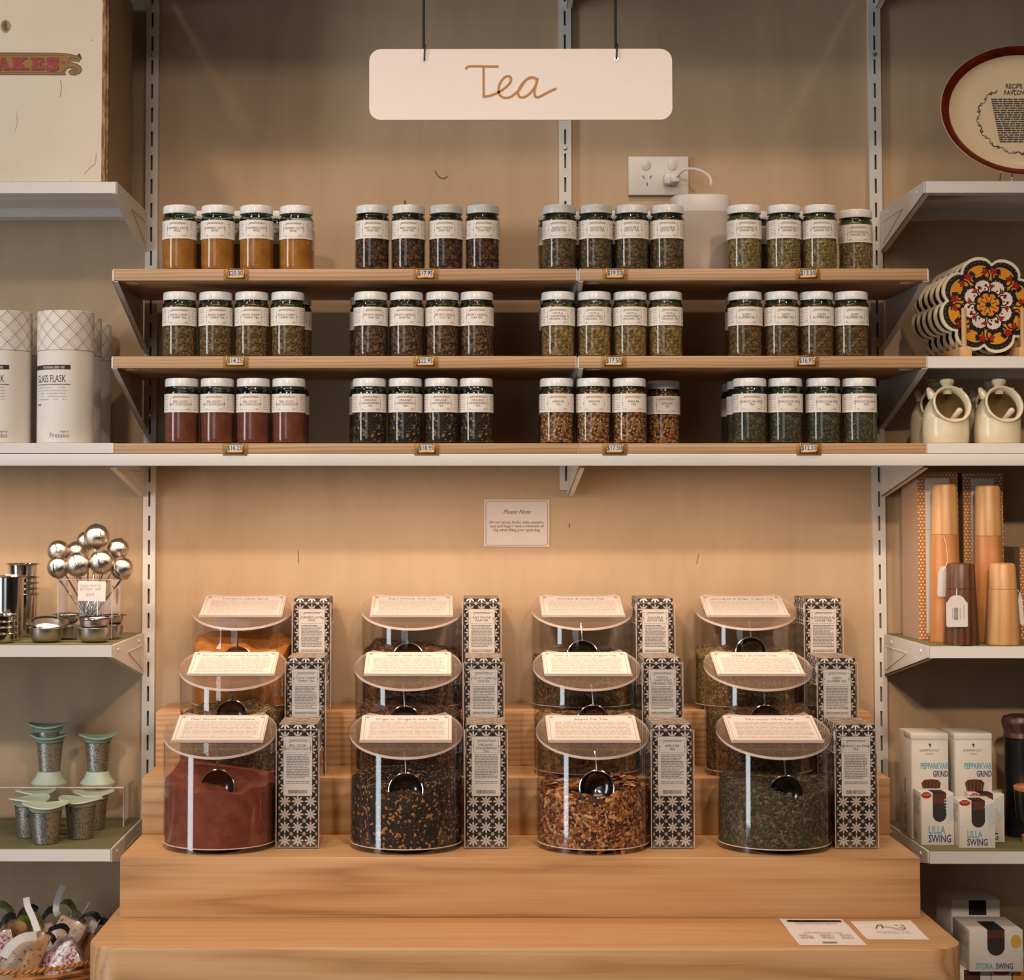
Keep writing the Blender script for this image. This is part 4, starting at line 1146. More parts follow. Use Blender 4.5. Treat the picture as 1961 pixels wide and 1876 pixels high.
while x < 0.92:
    w = q.uniform(0.02, 0.06); pr.mat(2).rect(x, x + w, 0.872, 0.908); x += w + 0.02
pr.mat(1).lines(0.2, 0.85, 0.76, 0.80, 0.05, 0.014, seed=2).lines(0.2, 0.8, 0.42, 0.45, 0.05, 0.014, seed=5)
for a in (0.1, 0.42, 0.72): pr.mat(1).lines(a, a + 0.2, 0.22, 0.36, 0.05, 0.016, seed=int(a * 10))
pr.mat(0).rect(0.36, 0.58, 0.06, 0.085)
put(pr, ['ink', 'grey_ink', 'paper'])
put = sheet('order_slip', 'smaller white slip with a line drawing on the table, right of two', [(1627, 1764.5), (1743, 1762.5), (1781, 1799.5), (1662, 1799)])
pr = Print()
pr.mat(0).ribbon(smooth_path([(0.30, 0.55), (0.38, 0.72), (0.44, 0.74), (0.42, 0.58)], 5), 0.022).ribbon(smooth_path([(0.44, 0.66), (0.55, 0.60), (0.66, 0.50), (0.74, 0.50), (0.78, 0.58), (0.70, 0.62)], 5), 0.02)
pr.mat(0).ribbon([(0.66, 0.74), (0.71, 0.70)], 0.02).ribbon([(0.76, 0.74), (0.80, 0.68)], 0.02)
pr.mat(1).lines(0.25, 0.8, 0.30, 0.40, 0.06, 0.016, seed=9)
put(pr, ['brown_ink', 'pale_ink'])
# ================================================================== LEFT BAY
# ---- old cream tin box on the top shelf
YT = -0.322
mt_ = MPP(YT)
xr, _ = P(196.5, 200, YT); zb = ZL['L1']
TH = 0.388; xl_ = xr - 0.34
tin = NT('aged_cream_paint')
v = tin.coords('Object')
n1 = tin.noise(v, 9, 5, 0.6); n2 = tin.noise(v, 120, 3, 0.6); n3 = tin.noise(tin.coords('Object', (30, 30, 12)), 1.0, 4, 0.7)
sp = tin.add('ShaderNodeSeparateXYZ'); tin.link(v, sp.inputs[0])
low_ = tin.math('SUBTRACT', 1.0, tin.math('MULTIPLY', sp.outputs[2], 22.0))
c = tin.mix(n1, 'e2d3bd', 'd3c0a6')
c = tin.mix(tin.math('MULTIPLY', tin.math('GREATER_THAN', tin.math('ADD', n3, tin.math('MULTIPLY', tin.math('MAXIMUM', low_, 0.0), 0.12)), 0.735), 0.6), c, 'b08a60')
c = tin.mix(tin.math('GREATER_THAN', n2, 0.735), c, '6b4a30')
tin.color(c); tin.set(Roughness=0.5); M['tin_cream'] = tin.m
tb = NT('aged_brown_paint')
v = tb.coords('Object'); n1 = tb.noise(v, 7, 5, 0.6); n2 = tb.noise(tb.coords('Object', (20, 160, 14)), 1.0, 4, 0.7)
c = tb.mix(n1, 'a98d68', '8d7450'); c = tb.mix(tb.math('GREATER_THAN', n2, 0.70), c, '3a2a1c')
tb.color(c); tb.set(Roughness=0.55); M['tin_side'] = tb.m
rs = NT('rusty_edge')
v = rs.coords('Object'); n1 = rs.noise(rs.coords('Object', (60, 60, 25)), 1.0, 5, 0.7)
rs.color(rs.ramp(n1, [(0.35, '4a2c18'), (0.5, '8a5a34'), (0.62, 'b08a62'), (0.75, '6b4024')])); rs.set(Roughness=0.7); M['rust'] = rs.m
r_ = thing('tin_box', 'large old cream tin box with red AKES lettering on the upper shelf', 'tin', (xl_, YT, zb))
w = xr - xl_; dpt = 0.285
MB().box(0, w, 0, dpt, 0.0, TH, bev=0.002).obj('body', ['tin_side'], r_)
MB().box(0.004, w - 0.001, -0.0012, -0.0001, 0.001, TH - 0.002).obj('front_panel', 'tin_cream', r_, smooth=0)
MB().box(w - 0.001, w + 0.0105, -0.0035, 0.004, 0.0, TH, bev=0.001).box(w + 0.0035, w + 0.0062, -0.0052, -0.003, 0.0, TH, bev=0.0006).obj('corner_seam', 'rust', r_)
MB().box(w + 0.0002, w + 0.0016, 0.012, dpt - 0.006, 0.002, TH - 0.004).obj('side_panel', 'tin_side', r_, smooth=0)
def tp(x, y):
    X_, Z_ = P(x, y, YT - 0.0015); return (X_ - xl_, Z_ - zb)
pr = Print()
S5 = 5.2097
def tz(x, y): return tp(x / S5, y / S5)
band = [tz(-400, 522)] + [tz(-400, 745)] + [tz(660, 748), tz(652, 725), tz(660, 700), tz(690, 680), tz(725, 684), tz(690, 700), tz(680, 720), tz(700, 745), tz(745, 752), tz(795, 735), tz(816, 700), tz(808, 665), tz(770, 640), tz(715, 622), tz(720, 608), tz(790, 618), tz(815, 580), tz(792, 530), tz(765, 556), tz(700, 540), tz(650, 534), tz(560, 530)]
pr.mat(0).poly(band)
pr.mat(3)
for a_, b_ in ((545, 549), (718, 722)): pr.poly([tz(-400, b_), tz(640, b_ + 4), tz(640, a_ + 4), tz(-400, a_)])
for ppath in ([tz(-400, 524), tz(560, 530), tz(650, 535), tz(700, 541), tz(765, 558), tz(792, 532), tz(813, 580), tz(788, 616), tz(720, 606)], [tz(-400, 743), tz(655, 747)], [tz(715, 622), tz(770, 641), tz(806, 666), tz(814, 700), tz(793, 733), tz(745, 750), tz(702, 743), tz(684, 722), tz(700, 705), tz(735, 700), tz(755, 715), tz(745, 732)], [tz(632, 722), tz(645, 690), tz(690, 672), tz(740, 678), tz(775, 700)], [tz(680, 636), tz(690, 590), tz(720, 575), tz(780, 590)]):
    pr.ribbon(ppath, 0.0011)
pr.mat(3).poly([tz(765, 556), tz(812, 582), tz(792, 530)])
# slab letters AKES drawn as strokes with bracketed serifs; a dark drop behind
def slab(dx, dy, m):
    pr.mat(m)
    def q(*pts): pr.poly([tz(x + dx, y + dy) for x, y in pts])
    # A
    q((-45, 690), (-5, 690), (50, 572), (20, 572)); q((48, 690), (92, 690), (50, 572), (18, 572)); q((0, 665), (70, 665), (70, 645), (0, 645)); q((-60, 695), (20, 695), (20, 678), (-60, 678)); q((35, 695), (103, 695), (103, 678), (35, 678))
    # K
    q((132, 695), (172, 695), (172, 570), (132, 570)); q((116, 695), (190, 695), (190, 675), (116, 675)); q((116, 590), (190, 590), (190, 570), (116, 570)); q((172, 650), (172, 620), (222, 575), (262, 575)); q((205, 695), (262, 695), (215, 615), (180, 640)); q((196, 590), (268, 590), (268, 570), (196, 570)); q((200, 695), (285, 695), (285, 675), (200, 675))
    # E
    q((325, 695), (365, 695), (365, 573), (325, 573)); q((308, 695), (440, 695), (440, 672), (308, 672)); q((308, 593), (436, 593), (436, 573), (308, 573)); q((365, 645), (405, 645), (405, 622), (365, 622)); q((415, 695), (440, 695), (440, 650), (415, 650)); q((412, 620), (436, 620), (436, 573), (412, 573)); q((392, 655), (408, 655), (408, 612), (392, 612))
    # S
    pr.ribbon(smooth_path([tz(x + dx, y + dy) for x, y in ((566, 608), (545, 588), (505, 585), (480, 600), (490, 622), (530, 634), (562, 652), (560, 678), (525, 690), (485, 684), (468, 662))], 4), 0.0062)
    q((558, 622), (582, 622), (582, 575), (558, 575)); q((455, 697), (478, 697), (478, 650), (455, 650))
slab(6, 8, 3); slab(0, 0, 1)
pr.mat(1)
for a_, b_ in (((612, 640), (655, 615)), ((612, 610), (650, 640)), ((596, 640), (604, 632))): pr.ribbon([tz(*a_), tz(*b_)], 0.0018)
pr2 = Print()
pr2.mat(2).ribbon([tz(602, 798), tz(612, 850), tz(608, 925), tz(596, 968)], 0.0008).ribbon([tz(960, 1530), tz(952, 1630), tz(890, 1680), tz(838, 1738)], 0.0006).ribbon([tz(160, 1110), tz(175, 1220), tz(150, 1305)], 0.0004)
pr2.mat(4).ellipse(*tz(55, 262), 0.0088, 0.011).mat(2).ellipse(*tz(48, 250), 0.0045, 0.0072).ellipse(*tz(60, 290), 0.004, 0.003)
M['banner'] = plain('banner_ochre', '8f6a32', 0.5, var=0.1, vscale=80); M['letter_red'] = plain('old_red', '9a2f2c', 0.5, var=0.12, vscale=90); M['old_dark'] = plain('old_dark_line', '3b2a18', 0.6); M['chip_tan'] = plain('chipped_tan', '9a8a63', 0.7)
pr.out('lettering', ['banner', 'letter_red', 'rust', 'old_dark', 'chip_tan'], r_, flat=-0.0016, label='ochre scroll banner with red letters AKES')
pr2.out('paint_chips', ['banner', 'letter_red', 'rust', 'old_dark', 'chip_tan'], r_, flat=-0.0016, kind='stuff')

# ---- patterned cylinder tubes holding glass flasks
FR = 53.2 * MPP(-0.272)
zf = ZL['L2']; FH = PZ(599, -0.272, 120) - zf; FS = PZ(674, -0.272, 120) - zf
tube_b = MB().lathe([(FR - 0.001, 0.0), (FR, 0.001), (FR, FS - 0.0006)], 48, cap0=True).mesh('tube_body', 'card_white')
tube_l = MB().lathe([(FR + 0.0006, FS), (FR + 0.0006, FH - 0.001), (FR - 0.0006, FH), (FR - 0.003, FH + 0.0002), (FR - 0.0034, FH - 0.001), (0.0004, FH - 0.001)], 48).mesh('tube_lid', 'diamond', uv='cyl')
mf = MPP(-0.272 - FR)
pr = Print()
def fx(px): return (px - 147) * mf * 1.0
def fz(py): return PZ(py, -0.272 - FR, 110) - zf
pr.mat(0).rect(-0.080, 0.0, fz(707), fz(698.5))
pr.mat(2).text('THE ORIGINAL SERIES - RISE', -0.0305, fz(705.2), 0.0055, xs=0.60, bold=0.01)
pr.mat(0).text('GLASS FLASK', -0.0675, fz(731.5), 0.0178, align='LEFT', xs=0.575)
pr.mat(0).rect(-0.0675, 0.0, fz(736.5), fz(735.3))
pr.mat(3).lines(-0.0675, -0.006, fz(764), fz(741), 0.0050, 0.0016, seed=4, ragged=0.4)
pr.mat(1).rect(-0.0675, -0.056, fz(776), fz(772.5))
pr.mat(1).text('made by', -0.0015, fz(827.5), 0.0050, align='RIGHT', xs=0.9)
pr.mat(1).text('Fressko', -0.0015, fz(837.5), 0.0118, align='RIGHT', xs=0.92)
fpr = None
FL = [((125.2, -0.272, 0.30), 'white flask tube with diamond lid, right one of the front pair', True), ((6, -0.272, 0.36), 'white flask tube with diamond lid, left front, cut by the frame', True),
      ((32, -0.168, 0.40), 'white flask tube just behind the left front one', True),
      ((141.5, -0.172, -0.9), 'diamond-lidded flask tube second in the right row, behind the front one', False), ((161.8, -0.072 + 0.005, -1.0), 'shaded diamond-lidded flask tube last in its row, by the upright', False)]
for (px, Y, rz), lab, pf in FL:
    o = thing('flask_tube', lab, 'tube', (PX(px, Y, 740), Y, zf + 0.0002), rz, 'diamond-lidded flask tubes')
    link('tube', tube_b, o); link('lid', tube_l, o)
    if fpr is None: fpr = pr.out('lettering', ['ink', 'grey_ink', 'paper', 'pale_ink'], o, cyl=(FR + 0.0003, 0.08)).data
    else: link('lettering', fpr, o)

# ---- tea-ball infusers standing in a clear cup
z3 = ZL['L3']
YC = -0.185
mc = MPP(YC)
cx, _ = P(171, 1170, YC); cw_, ch_ = 51 * mc, PZ(1108, YC, 170) - z3
r_ = thing('clear_cup', 'square clear acrylic cup holding the steel tea balls', 'cup', (cx, YC, z3 + 0.0002))
q = [(-cw_, -0.04), (cw_, -0.04), (cw_, 0.04), (-cw_, 0.04)]
mb = MB()
for i in range(4):
    (ax, ay), (bx, by) = q[i], q[(i + 1) % 4]
    mb.add([(ax, ay, 0), (bx, by, 0), (bx, by, ch_), (ax, ay, ch_)], [(0, 1, 2, 3)])
mb.box(-cw_, cw_, -0.04, 0.04, 0, 0.003)
mb.obj('walls', 'acrylic', r_, smooth=0)
MB().tube([(x, y, ch_) for x, y in q], 0.0009, 6, closed=True).obj('rim', 'acrylic_edge', r_)
for x, y in q: MB().tube([(x, y, 0.002), (x, y, ch_)], 0.0007, 6).obj('corner_edge', 'acrylic_edge', r_)
BALLS = [(185, 1027, 24.5, -0.19, 'topmost'), (112, 1055, 21, -0.185, 'upper left'), (148, 1058, 22.5, -0.165, 'behind at left centre'), (226, 1051, 21, -0.18, 'upper right'), (112, 1086, 21.5, -0.215, 'lower left'), (149, 1081, 24, -0.225, 'front left'), (194.5, 1076, 24, -0.225, 'front right'), (233, 1088, 22, -0.205, 'lower right'), (166, 1036, 19, -0.15, 'furthest back')]
bms = {}
for px, py, rp, Y, nm in BALLS:
    x, z = P(px, py, Y); rb = rp * MPP(Y)
    o = thing('tea_ball', f'polished steel mesh tea ball on crossed handles, {nm} of the bunch', 'tea infuser', (x, Y, z), 0, 'steel tea balls in the clear cup')
    tilt = T() @ RZ(rnd.uniform(-0.6, 0.6)) @ RY(R(rnd.uniform(60, 115)))
    MB().sphere((0, 0, 0), rb, 24, 14, tilt).obj('ball', 'steel_mesh', o, smooth=180)
    MB().tube([(rb * 1.005 * math.cos(a), rb * 1.005 * math.sin(a), 0) for a in (2 * PI * i / 28 for i in range(28))], 0.0011, 6, tilt, closed=True).obj('seam', 'steel', o)
    bx_ = cx - x + (x - cx) * -0.35; by_ = YC - Y
    for s in (-1, 1):
        p0 = Vector((s * 0.002, 0, -rb * 0.98)); p2 = Vector((bx_ + s * 0.010, by_ + s * 0.006, z3 + 0.006 - z))
        p1 = (p0 * 0.6 + p2 * 0.4) + Vector((-s * 0.006, 0, 0))
        MB().tube(smooth_path([tuple(p0), tuple(p1), tuple(p2)], 6), 0.0012, 6).obj('handle', 'steel', o)
pc = thing('price_card', 'small white price card clipped in front of the tea balls', 'price card', (*((lambda q_: (q_[0], -0.245))(P(173.5, 1132, -0.245))), z3 + 0.0004))
xz = P(173.5, 1132, -0.245)[1] - z3
mpc = MPP(-0.245)
MB().box(-26.5 * mpc, 26.5 * mpc, -0.0008, 0, xz - 19 * mpc, xz + 19 * mpc, T(0, 0, 0) @ RY(R(1.5))).obj('card', 'paper', pc, smooth=0)
pr = Print()
for i, (tx, sz) in enumerate((('Stainless Steel Tea', .0068), ('Ball Infuser - Small', .0068), ('$10.95', .0075))): pr.text(tx, 0, xz + (9 - i * 6.5 - (5 if i == 2 else 0)) * mpc, sz, xs=0.72)
pr.out('lettering', ['pale_ink'], pc, flat=-0.0012)
MB().tube([(-0.012, 0.001, xz), (-0.012, 0.004, 0.012), (-0.012, 0.018, 0.0006), (0.012, 0.018, 0.0006), (0.012, 0.004, 0.012), (0.012, 0.001, xz)], 0.0009, 6).obj('wire_clip', 'steel', pc)

# ---- steel bowls, strainers and cups
def bowl(px, pyb, Y, rp, hp, label, group='small steel drip bowls'):
    m = MPP(Y); r = rp * m; h = hp * m
    x = PX(px, Y, pyb)
    o = thing('drip_bowl', label, 'bowl', (x, Y, z3 + 0.0002), 0, group)
    MB().lathe([(0.0004, 0.0), (r * 0.62, 0.0), (r * 0.80, h * 0.10), (r * 0.94, h * 0.42), (r * 0.985, h * 0.9), (r * 1.0, h * 0.97), (r * 1.06, h), (r * 1.05, h + 0.0008), (r * 0.97, h * 0.97), (r * 0.95, h * 0.85), (r * 0.90, h * 0.42), (r * 0.76, h * 0.14), (0.0004, h * 0.06)], 36).obj('bowl', 'steel_dull', o)
    return o, r, h, x
def strainer(px, pyz, Y, rp, hp, label, tilt=0.0, rot=0.0):
    m = MPP(Y); r = rp * m; h = hp * m
    x, z = P(px, pyz, Y)
    o = thing('tea_strainer', label, 'strainer', (x, Y, z), 0, 'steel tea strainers')
    mt = RZ(rot) @ RX(tilt)
    MB().lathe([(0.0004, -h), (r * 0.6, -h * 0.96), (r * 0.86, -h * 0.6), (r * 0.93, -0.001)], 32, mt).obj('sieve', 'steel_mesh', o)
    pts = []
    rim = MB().lathe([(r * 0.93, -0.0012), (r, -0.0006), (r * 1.05, 0.0006), (r * 1.04, 0.0014), (r * 0.94, 0.001)], 36, mt)
    rim.obj('rim', 'steel', o)
    for s in (-1, 1):
        ear = []
        for i in range(9):
            t = -0.55 + 1.1 * i / 8
            rr = r * (1.04 + 0.20 * (1 - (t / 0.55) ** 2) ** 0.5 + 0.02 * math.sin(i * 2.6))
            ear.append((s * rr * math.cos(t), rr * math.sin(t), 0.0004))
        inner = [(s * r * 1.03 * math.cos(-0.55 + 1.1 * i / 8), r * 1.03 * math.sin(-0.55 + 1.1 * i / 8), 0.0004) for i in range(9)]
        mb = MB(); vs = ear + inner + [(a, b, 0.0018) for a, b, c_ in ear + inner]
        fs = []
        for i in range(8): fs += [(i, i + 1, 10 + i, 9 + i), (18 + i, 27 + i, 28 + i, 19 + i), (i, 18 + i, 19 + i, i + 1)]
        mb.add(vs, fs, mt).obj('ear', 'steel', o)
    return o
bowl(88.5, 1228, -0.272, 32.5, 27.5, 'brushed steel drip bowl under the tilted strainer, front left')
bowl(181, 1228, -0.272, 32, 27.5, 'brushed steel drip bowl, front right of the shelf')
bowl(131, 1221, -0.200, 22, 26, 'small steel bowl behind, between the two front bowls')
bowl(217, 1221, -0.195, 19, 27, 'small steel bowl behind the right front bowl')
strainer(91, 1192, -0.27, 32.5, 20, 'steel tea strainer tilted on the left front bowl', R(17), R(20))
strainer(181, 1183, -0.272, 31, 22, 'steel tea strainer sitting on the right front bowl', R(4), R(-25))
strainer(130, 1176, -0.200, 24, 18, 'steel tea strainer on the small bowl between the front bowls', R(3), 0.3)
strainer(218, 1178, -0.195, 20, 18, 'steel tea strainer on the small bowl at the right back', R(2), 0.2)
def cupstack(px, Y, rp, ypx_rims, label0, n):
    m = MPP(Y); r = rp * m; x = PX(px, Y, 1150)
    H = None
    for i, yr in enumerate(reversed(ypx_rims)):
        zr = PZ(yr, Y, 40)
        zb_ = z3 + 0.0002 if i == 0 else zr - 0.062
        hgt = zr - zb_
        o = thing('infuser_cup', label0 if n == 1 else f'{label0}, {("lowest", "second", "third", "fourth", "topmost")[i] if i < n - 1 else "topmost"} of its stack', 'infuser cup', (x, Y, zb_), 0, 'nested steel infuser cups')
        rr = r * (1.0 if i == 0 else 0.96)
        lo = 0.0 if i == 0 else hgt - 0.026
        prof = [(rr * 0.80, lo + 0.001)] + [(rr * 0.86, lo + (hgt - lo) * 0.3), (rr * 0.90, hgt - 0.003), (rr * 1.06, hgt - 0.0012), (rr * 1.07, hgt), (rr * 0.92, hgt - 0.0002), (rr * 0.86, lo + 0.004)]
        MB().lathe(prof, 36, cap0=(i == 0)).obj('cup', 'steel', o)
        MB().tube([(rr * 1.06 * math.cos(a), rr * 1.06 * math.sin(a), hgt - 0.0005) for a in (2 * PI * k / 36 for k in range(36))], 0.0011, 6, closed=True).obj('rim', 'steel', o)
cupstack(43, -0.125, 31, (1079, 1104, 1115, 1125.5, 1136), 'tall steel infuser cup at the back left', 5)
cupstack(16, -0.225, 32, (1102,), 'tall steel infuser cup with shiny rim in front of the back stack', 1)
cupstack(3, -0.285, 29, (1176, 1188, 1199, 1211), 'low steel infuser cup at the far left front', 4)

# ---- cups with mint silicone lids, some on a clear riser
z4 = ZL['L4']
et = NT('etched_steel')
vv = et.add('ShaderNodeTexVoronoi', i_Scale=420.0); vv.feature = 'DISTANCE_TO_EDGE'; et.link(et.coords('Object'), vv.inputs['Vector'])
et.color(et.mix(et.math('LESS_THAN', vv.outputs['Distance'], 0.12), 'd8d1c8', '857e76')); et.set(Metallic=0.95, Roughness=0.36); et.bump(vv.outputs['Distance'], 0.3, 0.001)
M['etched'] = et.m
def mintlid(mb, z, r, rot, up=1.0):
    """flared wavy silicone saucer"""
    n = 44; prof = [(0.70, -0.008, 0), (0.76, -0.0065, 0), (0.83, 0.0, 0.3), (1.02, 0.003, 1), (1.0, 0.0052, 1), (0.82, 0.0028, 0.3), (0.62, 0.002, 0.0), (0.02, 0.0016, 0)]
    vs = []
    for rr, zz, wv in prof:
        for i in range(n):
            a = 2 * PI * i / n
            lobe = 1 + wv * (0.13 * max(0, math.cos(a - rot)) ** 6 + 0.13 * max(0, math.cos(a - rot - PI)) ** 6)
            vs.append((r * rr * lobe * math.cos(a), r * rr * lobe * math.sin(a), z + up * (zz + wv * 0.0028 * math.cos(2 * (a - rot)))))
    m = len(prof)
    mb.add(vs, [(j * n + i, j * n + (i + 1) % n, (j + 1) * n + (i + 1) % n, (j + 1) * n + i)[::(1 if up > 0 else -1)] for j in range(m - 1) for i in range(n)])
    return mb
def teacup(px, pyb, pyt, Y, rtp, label, z0=None, rot=0.0, base=False, extra=False, tilt=0.0):
    m = MPP(Y); r = rtp * m; x = PX(px, Y, pyb); zb_ = z4 if z0 is None else z0
    zt_ = PZ(pyt, Y, px); h = zt_ - zb_
    o = thing('lidded_tea_cup', label, 'tea infuser', (x, Y, zb_ + 0.0002), 0, 'etched steel cups with mint lids')
    b0 = 0.0
    if base:
        b0 = 22 * m
        MB().lathe([(r * 1.28, 0.0), (r * 1.24, 0.0022), (r * 0.98, b0 * 0.45), (r * 0.84, b0 * 0.85), (r * 0.80, b0), (0.0004, b0)], 36, cap0=True).obj('base', 'mint_pale', o, label='pale mint flared base')
    MB().lathe([(r * 0.70, b0), (r * 0.74, b0 + 0.001), (r * 0.92, h - 0.004), (r * 0.94, h)], 36, cap0=True).obj('cup', 'etched', o)
    mintlid(MB(), h + 0.008, r * 1.22, rot).obj('lid', 'mint' if base else 'mint_pale', o, smooth=60, label='mint silicone lid')
    return o
M['mint_pale'] = plain('pale_mint_silicone', 'bcc9b4', 0.45, var=0.04)
teacup(87.5, 1616, 1553, -0.272, 32, 'mint-lidded steel cup standing frontmost on the green mat', rot=0.2)
teacup(56, 1604, 1542, -0.215, 30, 'mint-lidded steel cup left behind the frontmost cup', rot=0.9)
teacup(154, 1606, 1543, -0.225, 31, 'mint-lidded steel cup right behind the frontmost cup', rot=-0.25)
teacup(179, 1589, 1530, -0.135, 28, 'mint-lidded steel cup at the back right, under the clear riser', rot=0.1)
teacup(68, 1589, 1527, -0.130, 28, 'mint-lidded steel cup at the back left, under the clear riser', rot=0.5)
YR = -0.075
zr_ = PZ(1499, YR, 100)
x0, x1 = PX(-40, YR, 1500), PX(247, YR, 1500)
r_ = thing('clear_riser', 'clear acrylic riser holding two mint-lidded cups', 'riser', (0, 0, z4 + 0.0002))
MB().box(x0, x1, -0.118, -0.02, zr_ - z4 - 0.004, zr_ - z4).box(x1 - 0.004, x1, -0.118, -0.02, 0, zr_ - z4 - 0.004).box(x0, x0 + 0.004, -0.118, -0.02, 0, zr_ - z4 - 0.004).obj('bridge', 'acrylic', r_, smooth=0)
MB().tube([(x0, -0.118, zr_ - z4 - 0.002), (x1 - 0.002, -0.118, zr_ - z4 - 0.002), (x1 - 0.002, -0.118, 0.001)], 0.0016, 6).obj('front_edge', 'acrylic_edge', r_)
teacup(94.5, 1502, 1421, -0.07, 27, 'mint-lidded cup with flared base on the riser, under a spare lid', z0=zr_, rot=0.0, base=True)
teacup(187, 1502, 1421, -0.07, 26, 'mint-lidded cup with flared base on the riser, right one', z0=zr_, rot=0.25, base=True)
xx = PX(92, -0.07, 1400); m_ = MPP(-0.07)
sl = thing('spare_lid', 'spare dark mint lid stacked on the left riser cup', 'lid', (xx, -0.07, PZ(1400, -0.07, 92)), 0)
MB().lathe([(20 * m_, -0.010), (21 * m_, 0.0)], 30).obj('steel_ring', 'etched', sl)
mintlid(MB(), 0.008, 33 * m_, 0.1).obj('lid', 'mint', sl, smooth=60)

# ---- wicker basket of wrapped nougat
z5 = ZL['L5']
YB_ = -0.19
bx0, bz0 = P(30, 1864, -0.325)
r_ = thing('wicker_basket', 'orange-brown wicker basket with twisted rim, bottom left corner', 'basket', (PX(8, YB_, 1900), YB_, z5 + 0.0002))
ra, rb_ = 0.172, 0.132
hb = bz0 - z5
wk_ = plain('wicker', 'b87a3e', 0.6, var=0.2, vscale=60)
M['wicker'] = wk_
for ph in (0, PI):
    pts = []
    for i in range(220):
        a = 2 * PI * i / 220; tw = 46 * a + ph
        pts.append(((ra + 0.0026 * math.cos(tw)) * math.cos(a), (rb_ + 0.0026 * math.cos(tw)) * math.sin(a), hb + 0.0026 * math.sin(tw)))
    MB().tube(pts, 0.0026, 5, closed=True).obj('rim_strand', 'wicker', r_)
for k in range(9):
    z = 0.004 + (hb - 0.01) * k / 8.6; s = 0.78 + 0.21 * k / 8.6
    pts = [((ra * s + 0.0022 * math.cos(22 * a + PI * (k % 2))) * math.cos(a), (rb_ * s + 0.0022 * math.cos(22 * a + PI * (k % 2))) * math.sin(a), z) for a in (2 * PI * i / 120 for i in range(120))]
    MB().tube(pts, min(0.0044, (hb - 0.01) / 17), 5, closed=True).obj('weave', 'wicker', r_)
MB().lathe([(0.0004, 0.001), (ra * 0.77, 0.001)], 32, sy=rb_ / ra).obj('bottom', 'wicker', r_)
def nougat_mat(name, base, spots):
    t = NT(name); v = t.coords('Object')
    n = t.noise(v, 60, 3); s1 = t.noise(v, 130, 2, 0.5, 1.2); s2 = t.noise(t.coords('Object', loc=(3, 5, 1)), 150, 2, 0.5, 1.0)
    c = t.mix(n, base[0], base[1])
    c = t.mix(t.math('GREATER_THAN', s1, spots[1]), c, spots[0])
    c = t.mix(t.math('GREATER_THAN', s2, 0.67), c, '5a3a26')
    t.color(c); t.set(Roughness=0.3); return t.m
M['nougat_a'] = nougat_mat('nougat_berry', ('e3cdbf', 'cfae9c'), ('96203a', 0.54))
M['nougat_b'] = nougat_mat('nougat_almond', ('cf9a5e', 'b87f45'), ('7a4424', 0.62))
M['nougat_c'] = nougat_mat('nougat_fruit', ('d8bd9a', 'c09d77'), ('8a4038', 0.64))
M['leafgreen'] = plain('olive_ribbon', '66702f', 0.5, var=0.1); M['ribbon_black'] = plain('black_ribbon', '191a1f', 0.45)
M['tag_white'] = plain('white_tag', 'dedcd8', 0.5)
